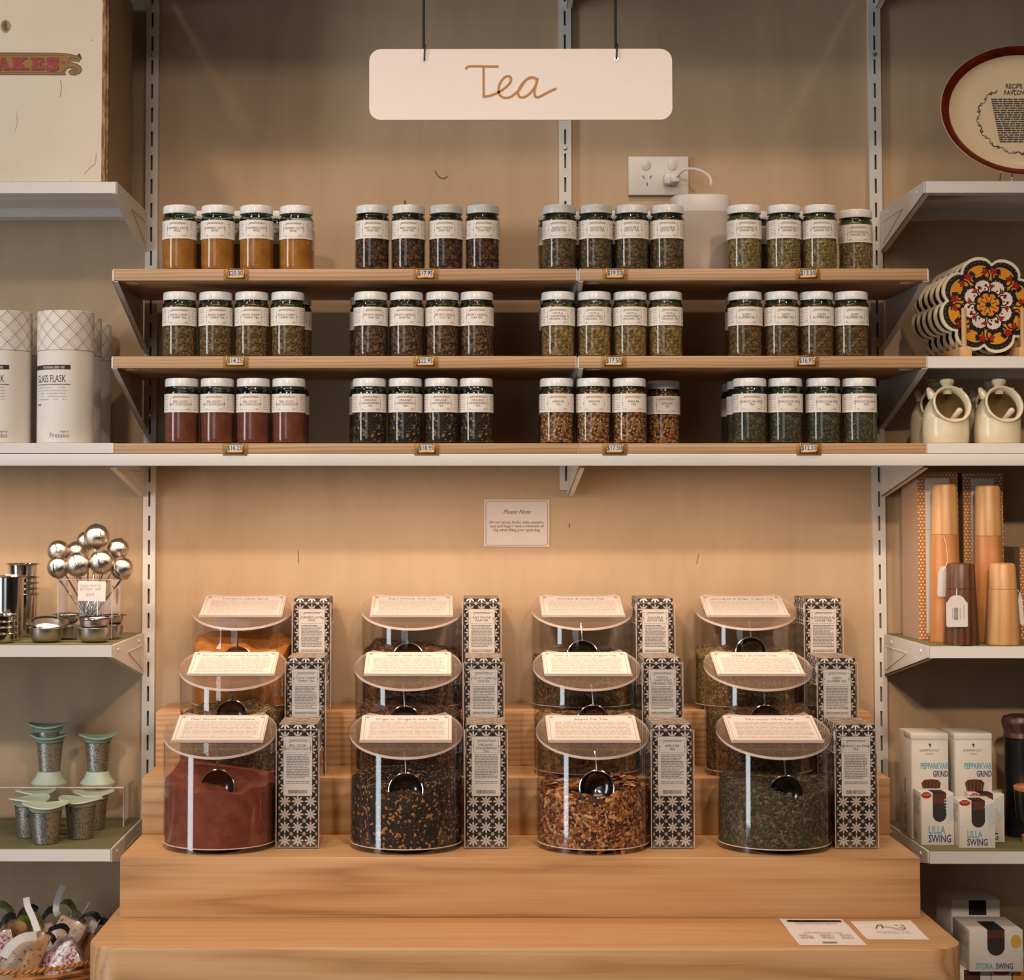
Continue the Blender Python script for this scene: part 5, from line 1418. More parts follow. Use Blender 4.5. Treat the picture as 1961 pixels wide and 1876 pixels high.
def sweet(px, py, Y, size, rx, ry, rz, mat_, label, tagp=None, ruff=True, leaf=True):
    x, z = P(px, py, Y)
    o = thing('nougat_bag', label, 'sweet bag', (x, Y, z), 0, 'cellophane nougat bags in the basket')
    mt = RZ(rz) @ RY(ry) @ RX(rx)
    w_, d_, h_ = size
    MB().box(-w_ / 2, w_ / 2, -d_ / 2, d_ / 2, -h_ / 2, h_ / 2, mt, bev=0.004).obj('nougat', mat_, o)
    MB().box(-w_ / 2 - 0.002, w_ / 2 + 0.002, -d_ / 2 - 0.002, d_ / 2 + 0.002, -h_ / 2 - 0.002, h_ / 2 + 0.003, mt, bev=0.004).obj('wrapper', 'film', o)
    if ruff:
        mb = MB(); n = 11; vs = []
        for j, (zz, ww) in enumerate(((0.0, 0.012), (0.018, 0.020), (0.036, 0.034))):
            for i in range(n):
                u = i / (n - 1) * 2 - 1
                vs.append((u * ww, 0.004 * math.sin(i * 2.4 + j), h_ / 2 + zz + (0.004 * math.sin(i * 3.7) if j == 2 else 0)))
        mb.add(vs, [(j * n + i, j * n + i + 1, (j + 1) * n + i + 1, (j + 1) * n + i) for j in range(2) for i in range(n - 1)], mt).obj('ruffle', 'film', o, smooth=60)
    if leaf:
        for s in (-1, 1):
            mb = MB(); vs = []
            for i in range(7):
                t = i / 6
                vs += [(s * (0.004 + 0.034 * t), -0.003, h_ / 2 + 0.006 + 0.016 * math.sin(t * 2.4) - 0.005), (s * (0.004 + 0.034 * t), 0.008, h_ / 2 + 0.006 + 0.016 * math.sin(t * 2.4) + 0.005)]
            mb.add(vs, [(2 * i, 2 * i + 2, 2 * i + 3, 2 * i + 1) for i in range(6)], mt).obj('ribbon', 'leafgreen' if s < 0 else 'ribbon_black', o)
    if tagp:
        pts = smooth_path([(P(a, b, c_)[0] - x, c_ - Y, P(a, b, c_)[1] - z) for a, b, c_ in tagp[0]], 5)
        hwid = tagp[1]; vs = []
        for i, p in enumerate(pts):
            q0, q1 = Vector(pts[max(0, i - 1)]), Vector(pts[min(len(pts) - 1, i + 1)]); d = (q1 - q0).normalized(); sd = d.cross(Vector((0.25, -1, 0.1))).normalized()
            vs += [tuple(Vector(p) - sd * hwid), tuple(Vector(p) + sd * hwid)]
        MB().add(vs, [(2 * i, 2 * i + 1, 2 * i + 3, 2 * i + 2) for i in range(len(pts) - 1)]).obj('label_tag', 'tag_white', o, smooth=60)
        if len(tagp) > 2:
            k = len(vs) // 2
            sub = vs[-4:]; mid = [tuple(Vector(sub[j]) + Vector((0, -0.0007, 0.0002))) for j in range(4)]
            MB().add(mid, [(0, 1, 3, 2)]).obj('tag_print', 'ink', o, smooth=0)
    return o
sweet(128, 1797, -0.165, (0.052, 0.022, 0.07), R(-15), R(22), R(-10), 'nougat_c', 'pale fruit nougat bag leaning at the right of the basket', ([(112, 1752, -0.165), (107, 1742, -0.17), (111, 1718, -0.165), (121, 1695, -0.155)], 0.0055))
sweet(65, 1832, -0.250, (0.028, 0.020, 0.085), R(-12), R(24), R(10), 'nougat_b', 'golden almond nougat bag leaning at the front of the basket', ([(72, 1783, -0.27), (62, 1755, -0.262), (53, 1735, -0.258), (50, 1718, -0.25)], 0.0055), ruff=False)
sweet(120, 1842, -0.238, (0.070, 0.024, 0.05), R(-20), R(-32), R(-5), 'nougat_a', 'pink berry nougat bag lying at the front right of the basket', ruff=False, leaf=False)
sweet(30, 1838, -0.245, (0.030, 0.022, 0.085), R(-10), R(34), R(0), 'nougat_c', 'darker fruit nougat bag with printed tag at the front left', ([(70, 1791, -0.285), (45, 1795, -0.296), (24, 1808, -0.302), (10, 1825, -0.305), (5, 1834, -0.306)], 0.0075, 1), ruff=False)
sweet(4, 1818, -0.185, (0.05, 0.022, 0.06), R(-10), R(-18), R(8), 'nougat_a', 'red berry nougat bag at the left edge of the basket')
sweet(26, 1792, -0.15, (0.05, 0.022, 0.065), R(8), R(6), R(0), 'nougat_b', 'nougat bag with crinkled clear top at the back of the basket', None)
sweet(84, 1800, -0.13, (0.05, 0.022, 0.06), R(10), R(-12), R(0), 'nougat_c', 'dark-ribboned nougat bag standing behind the others', None)
sweet(158, 1805, -0.135, (0.04, 0.022, 0.05), R(5), R(15), R(0), 'nougat_b', 'small nougat bag half hidden by the table corner', ([(172, 1785, -0.15), (178, 1772, -0.15), (186, 1757, -0.145)], 0.007), ruff=False)
# ================================================================== RIGHT BAY
# ---- oval recipe plate on a wire stand
pb = NT('plate_brown'); nn = pb.noise(pb.coords('Object'), 25, 3); pb.color(pb.ramp(nn, [(0.3, '4a1408'), (0.6, '6b200c'), (0.8, '8a3614')])); pb.set(Roughness=0.12); M['plate_brown'] = pb.m
M['ceramic_warm'] = plain('cream_glaze', 'dcc7a6', 0.2, var=0.03)
YP = -0.235
mp = MPP(YP)
z1 = ZL['R1']
px_, pz_ = P(1956, 217, YP)
PA, PB = 160 * mp, 131 * mp
r_ = thing('recipe_plate', 'oval cream plate with glossy brown rim and printed pavlova recipe', 'plate', (px_, YP, pz_))
lean = RX(R(-9))
def ov(mb, prof, n=64, mtx=None):
    """oval rings: (scale, depth towards the viewer)"""
    vs = []
    for s, d in prof: vs += [(PA * s * math.cos(2 * PI * i / n) if s > 0 else 0, -d, PB * s * math.sin(2 * PI * i / n)) for i in range(n)]
    m = len(prof)
    return mb.add(vs, [(j * n + i, j * n + (i + 1) % n, (j + 1) * n + (i + 1) % n, (j + 1) * n + i) for j in range(m - 1) for i in range(n)], mtx)
ov(MB(), [(0.60, -0.010), (0.66, -0.010), (0.9, 0.0), (1.0, 0.0145), (1.004, 0.016), (0.998, 0.0172)], mtx=lean).obj('back', 'ceramic', r_, smooth=60)
ov(MB(), [(0.998, 0.0172), (0.985, 0.0168), (0.93, 0.0125), (0.885, 0.0075)], mtx=lean).obj('rim', 'plate_brown', r_, smooth=60, label='glossy dark brown rim band')
ov(MB(), [(0.885, 0.0075), (0.86, 0.0045), (0.80, 0.0012), (0.70, 0.0), (0.3, 0.0), (0.001, 0.0)], mtx=lean).obj('well', 'ceramic_warm', r_, smooth=60)
pr = Print()
def pp_(x, y): return ((x - 1956) * mp, (217 - y) * mp)
pr.text('RECIPE', *pp_(1945, 166), 0.0122, xs=0.8, bold=0.012, align='CENTER')
pr.text('for', *pp_(1946, 172.5), 0.0078, xs=0.9)
pr.text('PAVLOVA', *pp_(1948, 179.5), 0.0122, xs=0.8, bold=0.012)
q_ = random.Random(2)
for i in range(20):
    y = 187 + i * 4.55; xl = 1899 + i * 0.62; xr_ = 2013 - i * 0.62
    pr.lines((xl - 1956) * mp, (xr_ - 1956) * mp, (217 - y - 2.4) * mp, (217 - y) * mp, 0.0042, 0.0022, seed=i, ragged=0.05)
for i in range(26):
    a = R(128) + R(284) * i / 25
    x, y = 1956 + 84 * math.cos(a), 229 - 70 * math.sin(a)
    ta = math.atan2(70 * math.cos(a), -84 * math.sin(a))
    ca, sa = math.cos(ta), math.sin(ta)
    k = 1 if i % 2 else -1
    pts = [(-8, 0), (-5, 2.6 * k), (-1, 2.8 * k), (2, 0), (5, -2.2 * k), (8, -0.5 * k), (7, 1.5 * k), (4, 1.5 * k)]
    pr.ribbon(smooth_path([pp_(x + u * ca + v * sa, y - (u * sa - v * ca)) for u, v in pts], 3), 0.0010 if i % 3 else 0.0018)
pr.out('print', ['ink'], r_, mtx=lean @ T(0, -0.0006, 0))
bw_ = thing('plate_stand', 'small wire stand holding the oval recipe plate upright', 'stand', (px_, YP, z1 + 0.0002))
for s in (-1, 1):
    xx = s * (1956 - 1924) * mp
    fy = -0.030
    MB().tube(smooth_path([(xx, fy - 0.004, 0.022), (xx, fy - 0.0075, 0.014), (xx, fy - 0.006, 0.004), (xx, fy + 0.004, 0.0018), (xx, 0.03, 0.0018), (xx * 0.8, 0.055, 0.02), (xx * 0.4, 0.05, 0.16)], 5), 0.0016, 8).obj('wire', 'steel', bw_)
MB().tube([(-0.028, 0.03, 0.0018), (0.028, 0.03, 0.0018)], 0.0016, 8).obj('cross_bar', 'steel', bw_)

# ---- flower-shaped tiles in a wooden rack
z2 = ZL['R2']
YF0 = -0.283
def lobes(r, n=144, k=8, rot=0.0, depth=0.21):
    out = []
    for i in range(n):
        a = 2 * PI * i / n; q = ((a - rot) * k / (2 * PI)) % 1.0 - 0.5
        rr = r * (1 - depth * (1 - math.sqrt(max(0.0, 1 - (2 * q) ** 2 * 0.985)) ) ** 1.0)
        out.append((rr * math.cos(a), rr * math.sin(a)))
    return out
ROT = R(-6)
TR = 94.5 * MPP(YF0)
tile_b = MB().prism(lobes(TR, rot=ROT), -0.003, 0.003).mesh('tile', 'ceramic', smooth=40)
def tile_print(front=True):
    pr = Print()
    pr.mat(0).poly(lobes(TR * 0.935, rot=ROT, depth=0.225))
    pr.mat(1).poly(lobes(TR * 0.825, rot=ROT, depth=0.25))
    if not front: return pr
    q = random.Random(8)
    def at(r, a): return (TR * r * math.cos(a), TR * r * math.sin(a))
    def petal(r, a, l, w, m):
        c = at(r, a); dx, dz = math.cos(a), math.sin(a)
        pr.mat(m).poly([(c[0] - dx * l * TR - 0 * dz, c[1] - dz * l * TR), (c[0] - dx * l * .3 * TR - dz * w * TR * -1, c[1] - dz * l * .3 * TR + dx * w * TR * -1), (c[0] + dx * l * TR - dz * w * TR * -.8, c[1] + dz * l * TR - dx * w * TR * .8), (c[0] + dx * l * .55 * TR, c[1] + dz * l * .55 * TR), (c[0] + dx * l * TR + dz * w * TR * -.8, c[1] + dz * l * TR + dx * w * TR * .8), (c[0] - dx * l * .3 * TR + dz * w * TR * -1, c[1] - dz * l * .3 * TR + dx * w * TR)])
    for i in range(8):
        a0 = ROT + 2 * PI * i / 8
        for sgn in (-1, 1):
            pr.mat(0).ribbon(smooth_path([at(0.52, a0 + sgn * 0.10), at(0.62, a0 + sgn * 0.05), at(0.72, a0 + sgn * 0.13), at(0.76, a0 + sgn * 0.24)], 4), 0.0026)
            pr.mat(0).ribbon(smooth_path([at(0.50, a0 + sgn * 0.22), at(0.60, a0 + sgn * 0.25), at(0.68, a0 + sgn * 0.20), at(0.66, a0 + sgn * 0.30)], 4), 0.0024)
        petal(0.69, a0 - 0.07, 0.085, 0.066, 2); petal(0.675, a0 + 0.19, 0.065, 0.050, 2)
        for da, rr in ((0.10, 0.75), (-0.22, 0.70), (-0.20, 0.60), (0.26, 0.58)): pr.mat(0).ellipse(*at(rr, a0 + da), 0.0042, 0.0036, 8)
        # orange sprays between the lobes
        ab = a0 + PI / 8
        for da in (-0.07, 0.0, 0.07): pr.mat(1).ribbon([at(0.47, ab), at(0.60, ab + da)], 0.0016)
    pr.mat(0).poly(lobes(TR * 0.60, rot=ROT, depth=0.25))
    for i in range(40):
        a = 2 * PI * i / 40; pr.mat(3).ellipse(*at(0.525 - 0.06 * abs(((a - ROT) * 8 / (2 * PI)) % 1 - .5), a), 0.0006, 0.0006, 6)
    pr.mat(3).poly(lobes(TR * 0.51, rot=ROT, depth=0.27))
    for i in range(8):
        a0 = ROT + 2 * PI * i / 8
        for sgn in (-1, 1): pr.mat(0).ribbon(smooth_path([at(0.26, a0 + sgn * 0.12), at(0.33, a0 + sgn * 0.06), at(0.39, a0 + sgn * 0.18), at(0.42, a0 + sgn * 0.24)], 4), 0.0022)
        petal(0.385, a0 + (0.04 if i % 2 else -0.05), 0.052, 0.042, 2)
        if i % 2: petal(0.37, a0 - 0.26, 0.038, 0.030, 2)
        pr.mat(0).ellipse(*at(0.40, a0 + (-0.2 if i % 2 else 0.22)), 0.0022, 0.0022, 8).ellipse(*at(0.33, a0 + 0.3), 0.0016, 0.0016, 8)
    pr.mat(0).poly(lobes(TR * 0.30, rot=ROT, depth=0.20))
    pr.mat(1).poly(lobes(TR * 0.235, rot=ROT, depth=0.26))
    for i in range(8):
        a0 = ROT + 2 * PI * i / 8
        pr.mat(2).ellipse(*at(0.185, a0), 0.0026, 0.0022, 8)
        pr.mat(0).ribbon([at(0.05, a0 + PI / 8), at(0.17, a0 + PI / 8)], 0.0012)
    pr.mat(0).ellipse(0, 0, 0.055 * TR, 0.055 * TR, 16)
    for i in range(64):
        a = 2 * PI * i / 64; q_ = abs(((a - ROT) * 8 / (2 * PI)) % 1 - .5); pr.mat(3).ellipse(*at(0.885 - 0.30 * max(0, q_ - .22), a), 0.0005, 0.0005, 6)
    return pr
M['tile_orange'] = plain('tile_orange', 'cf8a26', 0.3, var=0.05); M['tile_red'] = plain('tile_red', '97150f', 0.3); M['tile_black'] = plain('tile_black', '15120f', 0.3); M['tile_white'] = plain('tile_white', 'dccabb', 0.3)
TM = ['tile_black', 'tile_orange', 'tile_red', 'tile_white']
xt, zt_ = P(1891, 584, YF0)
bk = None
for i in range(6):
    Y = YF0 + i * 0.0385
    o = thing('flower_tile', ('front flower-shaped tile with orange and red tulip pattern', 'second flower-shaped tile in the wooden rack', 'third flower-shaped tile in the wooden rack', 'fourth flower-shaped tile in the wooden rack', 'fifth flower-shaped tile in the wooden rack', 'rearmost flower-shaped tile in the wooden rack')[i], 'tile', (xt, Y, zt_), 0, 'flower-shaped tiles in the rack')
    link('tile', tile_b, o)
    if i == 0: tile_print(True).out('print', TM, o, flat=-0.0032)
    elif bk is None: bk = tile_print(False).out('print', TM, o, flat=-0.0032).data
    else: link('print', bk, o)
r_ = thing('tile_rack', 'pale wooden dowel rack holding the flower tiles', 'rack', (xt, 0, z2 + 0.0002))
rx = [(1839.5 - 1891) * MPP(YF0), (1951 - 1891) * MPP(YF0)]
for x in rx: MB().box(x - 0.008, x + 0.012, YF0 - 0.024, YF0 + 0.225, 0, 0.0175, bev=0.001).obj('rail', 'dowel', r_)
for yy in (YF0 + 0.03, YF0 + 0.19): MB().box(rx[0] + 0.0121, rx[1] - 0.0081, yy, yy + 0.014, 0.0, 0.008, bev=0.001).obj('cross_rail', 'dowel', r_)
hd = PZ(590, YF0 - 0.016, 1840) - z2
for i in range(7):
    for x in rx: MB().lathe([(0.0043, 0.0170), (0.0043, hd - 0.001), (0.0035, hd), (0.0004, hd)], 14, T(x, YF0 - 0.0192 + i * 0.0385, 0)).obj('dowel', 'dowel', r_)

# ---- cream salt pigs with ears, knob and spoon
z3r = ZL['R3']
M['inside_brown'] = plain('brown_inside', '8a744a', 0.4, var=0.06)  # darker and browner than the cream outside
def salt_pig(px, Y, label, rz=0.0):
    m = MPP(Y); r = 44 * m; x = PX(px, Y, 846)
    o = thing('salt_pig', label, 'salt pig', (x, Y, z3r + 0.0002), rz, 'cream salt pigs with wide round mouths')
    n = 36
    rings = []
    H = 106 * m
    piv = Vector((0, -r * 0.62, H * 0.42))
    def ring(c, nrm_tilt, rad, inset=0.0):
        mt = T(*c) @ RX(nrm_tilt)
        return [tuple(mt @ Vector((rad * math.sin(2 * PI * i / n), -rad * math.cos(2 * PI * i / n), 0))) for i in range(n)]
    spec = [((0, 0, 0), 0, r * 0.90), ((0, 0, 0.003), 0, r * 0.97), ((0, 0, H * 0.2), 0, r), ((0, 0, H * 0.40), 0, r * 0.99)]
    for i in range(1, 8):
        t = i / 7; a = R(70) * t
        c = piv + Matrix.Rotation(a, 3, 'X') @ Vector((0, r * 0.62, H * 0.06 * (1 - t)))
        spec.append((tuple(c), a, r * (0.99 - 0.17 * t)))
    a = R(70); c = Vector(spec[-1][0]); out = Matrix.Rotation(a, 3, 'X') @ Vector((0, 0, 1))
    outer = [ring(*s) for s in spec]
    outer.append(ring(tuple(c + out * 0.010), a, r * 0.83)); outer.append(ring(tuple(c + out * 0.0125), a, r * 0.86)); outer.append(ring(tuple(c + out * 0.015), a, r * 0.855)); outer.append(ring(tuple(c + out * 0.0158), a, r * 0.80)); outer.append(ring(tuple(c + out * 0.0145), a, r * 0.745))
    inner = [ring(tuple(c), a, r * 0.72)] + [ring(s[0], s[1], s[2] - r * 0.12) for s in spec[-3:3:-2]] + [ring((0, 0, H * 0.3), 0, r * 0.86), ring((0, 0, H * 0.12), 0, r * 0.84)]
    def skin(al, c0, c1):
        vs = [p for rg in al for p in rg]
        fs = [(j * n + i, j * n + (i + 1) % n, (j + 1) * n + (i + 1) % n, (j + 1) * n + i) for j in range(len(al) - 1) for i in range(n)]
        if c0: fs.append(tuple(reversed(range(n))))
        if c1: fs.append(tuple((len(al) - 1) * n + i for i in range(n)))
        return MB().add(vs, fs)
    skin(outer + inner[:1], True, False).obj('body', 'ceramic', o, smooth=60)
    skin(inner, False, True).obj('inside', 'inside_brown', o, smooth=60, label='brown inside of the mouth')
    top = piv + Matrix.Rotation(R(35), 3, 'X') @ Vector((0, r * 0.62 + r * 0.9, 0))
    for s in (-1, 1):
        MB().lathe([(0.0085, -0.004), (0.0068, 0.005), (0.0042, 0.012), (0.0022, 0.0145), (0.0004, 0.015)], 14, T(s * r * 0.60, c.y + 0.004 + 0.014, H * 0.885) @ RY(s * R(28))).obj('ear', 'ceramic', o)
    MB().lathe([(0.0075, -0.008), (0.0078, 0.004), (0.0088, 0.007), (0.0118, 0.011), (0.0125, 0.0145), (0.011, 0.0175), (0.006, 0.019), (0.0004, 0.0193)], 20, T(0.001, -0.006, H * 0.985)).obj('knob', 'ceramic', o)
    cc = c + out * 0.0
    MB().tube([(cc.x + 0.0005, cc.y + 0.02, cc.z - r * 0.95), (cc.x + 0.004, cc.y - 0.004, cc.z - r * 0.52), (cc.x + 0.013, cc.y - 0.012, cc.z - r * 0.17)], [0.0038, 0.0042, 0.0052], 12).sphere((cc.x + 0.0132, cc.y - 0.0122, cc.z - r * 0.165), 0.0052, 12, 8).obj('spoon', 'tile_white', o)
    return o
salt_pig(1811, -0.272, 'cream ceramic salt pig with small ears, left of the front pair', 0.14)
salt_pig(1910, -0.272, 'cream ceramic salt pig with small ears, right of the front pair', 0.14)
salt_pig(1788, -0.165, 'cream ceramic salt pig in shadow behind the left front one', 0.1)
salt_pig(1893, -0.165, 'cream ceramic salt pig in shadow behind the right front one', 0.1)

# ---- patterned gift boxes, wooden mills and tags
z4r = ZL['R4']
def gift_box(px0, px1, Y, ytop, depth, label, rz=0.0, front=True):
    m = MPP(Y); w = (px1 - px0) * m; x, zt = P((px0 + px1) / 2, ytop, Y); h = zt - z4r
    o = thing('gift_box', label, 'gift box', (x, Y, z4r + 0.0002), rz, 'brown dotted gift boxes behind the mills')
    b = MB().mat(0)
    b.add([(-w / 2, 0, 0), (w / 2, 0, 0), (w / 2, depth, 0), (-w / 2, depth, 0), (-w / 2, 0, h), (w / 2, 0, h), (w / 2, depth, h), (-w / 2, depth, h)], [(0, 1, 5, 4)])
    b.mat(1).add([(-w / 2, 0, 0), (w / 2, 0, 0), (w / 2, depth, 0), (-w / 2, depth, 0), (-w / 2, 0, h), (w / 2, 0, h), (w / 2, depth, h), (-w / 2, depth, h)], [(1, 2, 6, 5), (2, 3, 7, 6), (3, 0, 4, 7), (4, 5, 6, 7), (0, 3, 2, 1)])
    b.obj('box', ['dots', 'waves'], o, smooth=0, uv='box')
    if front:
        pr = Print(); a = 14 * m
        pr.mat(0).rect(-w / 2 + a, w / 2 - 17 * m, 12 * m, h - 12 * m)
        pr.mat(1).rect(-w / 2 + a + 15 * m, w / 2 - 17.5 * m, 24 * m, h - 26 * m)
        pr.mat(2).rect(-w / 2 + a, w / 2 - 17 * m, h - 110 * m, h - 109 * m)
        pr.out('front_label', ['card_white', 'mill_red', 'pale_ink'], o, flat=-0.0006)
gift_box(1757, 1834, -0.188, 904, 0.115, 'tall brown dotted gift box at the left behind the tall mills')
gift_box(1845, 1920, -0.188, 905, 0.115, 'tall brown dotted gift box at the right behind the tall mills')
gift_box(1953, 2010, -0.188, 1048, 0.095, 'short brown gift box cut by the right edge of the frame', 0.0)
def mill(px0b, px1b, px0t, px1t, ytop, yseam, Y, m1, m2, label):
    m = MPP(Y); cb = (px0b + px1b) / 2; x = PX(cb, Y, 1228)
    rb = (px1b - px0b) / 2 * m; rt = (px1t - px0t) / 2 * m
    h = PZ(ytop, Y, cb) - z4r; hs = PZ(yseam, Y, cb) - z4r
    o = thing('wooden_mill', label, 'mill', (x, Y, z4r + 0.0002), 0, 'tapered wooden pepper mills')
    rs_ = rb + (rt - rb) * hs / h
    MB().lathe([(rb * 0.97, 0.0), (rb, 0.0015), (rs_ + 0.0003, hs - 0.0012), (rs_ - 0.0006, hs - 0.0004)], 40, cap0=True, cap1=True).obj('base', m1, o)
    MB().lathe([(rs_ - 0.0012, hs - 0.0004), (rs_ - 0.0001, hs + 0.0006), (rt + 0.0004, h - 0.005), (rt - 0.0012, h - 0.0015), (rt - 0.005, h), (0.0004, h)], 40).obj('top', m2, o)
    return o, x, rb, h, hs
o1, x1_, rb1, h1, hs1 = mill(1782, 1842, 1788, 1833, 926, 1023.5, -0.240, 'mill_red', 'mill_light', 'tall light wooden pepper mill with blank white tag, left')
o2, x2_, rb2, h2, hs2 = mill(1865, 1925, 1873, 1919, 929, 1026, -0.238, 'mill_red', 'mill_light', 'tall two-tone wooden pepper mill behind the short pale one')
o3, x3_, rb3, h3, hs3 = mill(1809, 1874, 1817, 1868, 1078, 1127, -0.298, 'mill_dark', 'mill_dark', 'short dark walnut mill with barcode tag, front left')
o4, x4_, rb4, h4, hs4 = mill(1888, 1954, 1897, 1945, 1078, 1127.5, -0.296, 'mill_light', 'mill_light', 'short pale wooden mill at the front right of the shelf')
def swing_tag(px, py, Y, wpx, hpx, label, strg, rz=0.0, barcode=False):
    m = MPP(Y); x, z = P(px, py, Y)
    o = thing('swing_tag', label, 'price tag', (x, Y, z), 0, 'white string tags on the mills')
    w, h = wpx * m / 2, hpx * m / 2
    pl = [(-w, -h + 0.002), (-w + 0.002, -h), (w - 0.002, -h), (w, -h + 0.002), (w, h * 0.52), (w * 0.86, h * 0.60), (w * 0.62, h * 0.86), (w * 0.3, h), (-w * 0.3, h), (-w * 0.62, h * 0.86), (-w * 0.86, h * 0.60), (-w, h * 0.52)]
    MB().prism(pl, -0.0006, 0.0, RY(rz)).obj('card', 'paper', o, smooth=0)
    MB().lathe([(0.0010, -0.0008), (0.0022, -0.0008)], 12, RY(rz) @ T(0, 0, h * 0.72) @ RX(R(90)) @ T(0, 0, 0.0)).obj('eyelet', 'steel_dull', o)
    hole = RY(rz) @ Vector((0, -0.001, h * 0.72))
    pts = [tuple(hole)] + [(P(a, b, c)[0] - x, c - Y, P(a, b, c)[1] - z) for a, b, c in strg]
    MB().tube(smooth_path(pts, 5), 0.0007, 6).obj('string', 'rope', o)
    if barcode:
        pr = Print(); q = random.Random(3); zz = -h * 0.55
        while zz < h * 0.22:
            t = q.choice((0.0004, 0.0008, 0.0011)); pr.rect(-w * 0.28, w * 0.10, zz, zz + t); zz += t + q.choice((0.0004, 0.0006))
        for xx in (-w * 0.42, w * 0.28, w * 0.62):
            pr.rect(xx, xx + 0.0007, -h * 0.5, h * (0.2 if xx < 0.5 * w else 0.4))
        pr.out('lettering', ['grey_ink'], o, flat=-0.0009)
ym = -0.240
swing_tag(1805.5, 1113, ym - rb1 - 0.003, 20, 58, 'blank white string tag hanging on the tall left mill', [(1814, 1075, ym - rb1 - 0.002), (1812, 1045, ym - rb1 - 0.001), (1807, 1025, ym - rb1 + 0.0005)], R(2))
swing_tag(1832.5, 1170, -0.298 - rb3 - 0.002, 41, 60, 'white barcode tag hanging on the short walnut mill', [(1832, 1138, -0.298 - rb3 - 0.002), (1832.5, 1127, -0.298 - rb3 + 0.002)], 0.0, True)
swing_tag(1955, 1165, -0.296, 8, 62, 'white string tag hanging at the side of the short pale mill', [(1953, 1138, -0.298), (1948, 1128, -0.30)], R(-4))

# ---- white grinder cartons
z5r = ZL['R5']
def carton_box(px0, px1, pyb, pyt, Y, zb, depth, name, label, group, mats=('card_white',), flap=True):
    m = MPP(Y); w = (px1 - px0) * m; x, zt = P((px0 + px1) / 2, pyt, Y); h = zt - zb
    o = thing(name, label, 'carton', (x, Y, zb + 0.0002), 0, group)
    MB().box(-w / 2, w / 2, 0, depth, 0, h, bev=0.0007).obj('box', 'card_white', o)
    MB().box(-w / 2 + 0.0007, -w / 2 + 0.0011, -0.0003, 0.0001, 0.001, h - 0.001).obj('fold', 'card_shade', o, smooth=0)
    return o, w, h, m, x
M['card_shade'] = plain('carton_fold_line', '9a8f84', 0.7)
def brush_pic(pr, cx, cz, w, h):
    q = random.Random(6)
    pr.mat(4).poly([(cx - w * .40, cz), (cx + w * .40, cz), (cx + w * .44, cz + h * .45), (cx + w * .5, cz + h * .75), (cx + w * .36, cz + h * .95), (cx, cz + h), (cx - w * .36, cz + h * .95), (cx - w * .5, cz + h * .75), (cx - w * .44, cz + h * .45)])
    for i in range(14):
        u = -0.40 + 0.8 * i / 13
        pr.mat(5 if i % 3 else 6).ribbon([(cx + u * w * 0.92, cz + h * 0.03), (cx + u * w * 1.0, cz + h * (0.86 - abs(u) * .2))], 0.0007)
    pr.mat(3).rect(cx - w * .42, cx + w * .42, cz - h * 0.15, cz - h * 0.02)
GM = ['teal_ink', 'navy_ink', 'grey_ink', 'ink', 'pic_brown', 'pic_dark', 'pic_tan']
M['pic_brown'] = plain('printed_brown', '5a2c1a', 0.6); M['pic_dark'] = plain('printed_dark_brown', '35170d', 0.6); M['pic_tan'] = plain('printed_tan', '8a5a34', 0.6)
for px0, px1, Y, lab in ((1744.5, 1815, -0.215, 'tall white carton printed PEPPARKVAR GRIND, left of two'), (1827.5, 1898.5, -0.215, 'tall white carton printed PEPPARKVAR GRIND, right of two')):
    o, w, h, m, x = carton_box(px0, px1, 1590, 1405, Y, z5r, 0.085, 'grinder_carton', lab, 'tall white grinder cartons')
    MB().box(-w / 2 - 0.0004, w / 2 + 0.0004, -0.0016, 0.05, h - 0.0105, h + 0.001, bev=0.0016).obj('lid_flap', 'card_white', o)
    pr = Print()
    pr.mat(2).text('SKEPPSHULT', 0.0, h - 0.0305, 0.0062, xs=1.0).text('SWEDEN', 0, h - 0.0355, 0.0030, xs=1.2)
    pr.mat(3).poly([(-0.002, h - 0.0175), (0.0005, h - 0.0215), (0.003, h - 0.0185), (0.001, h - 0.0165)]).poly([(0.0, h - 0.0205), (0.001, h - 0.0245), (0.002, h - 0.0205)])
    pr.mat(0).text('PEPPARKVAR', w / 2 - 0.0004, h - 0.0600, 0.0142, align='RIGHT', xs=0.58, bold=0.022)
    pr.mat(1).text('GRIND', w / 2 - 0.0005, h - 0.0735, 0.0142, align='RIGHT', xs=0.60, bold=0.022)
    brush_pic(pr, 0.002, h - 0.105, 0.034, 0.027)
    pr.out('lettering', GM, o, flat=-0.0004)
    sp_ = Print()
    for a_, b_ in ((0.004, 0.012), (0.020, 0.040), (0.046, 0.056), (0.075, 0.1)): sp_.rect(0.004, 0.012 if a_ < 0.07 else 0.010, a_, b_)
    sp_.out('side_print', ['grey_ink'], o, mtx=T(-w / 2 - 0.0004, 0.05, 0.0) @ RZ(R(-90)))
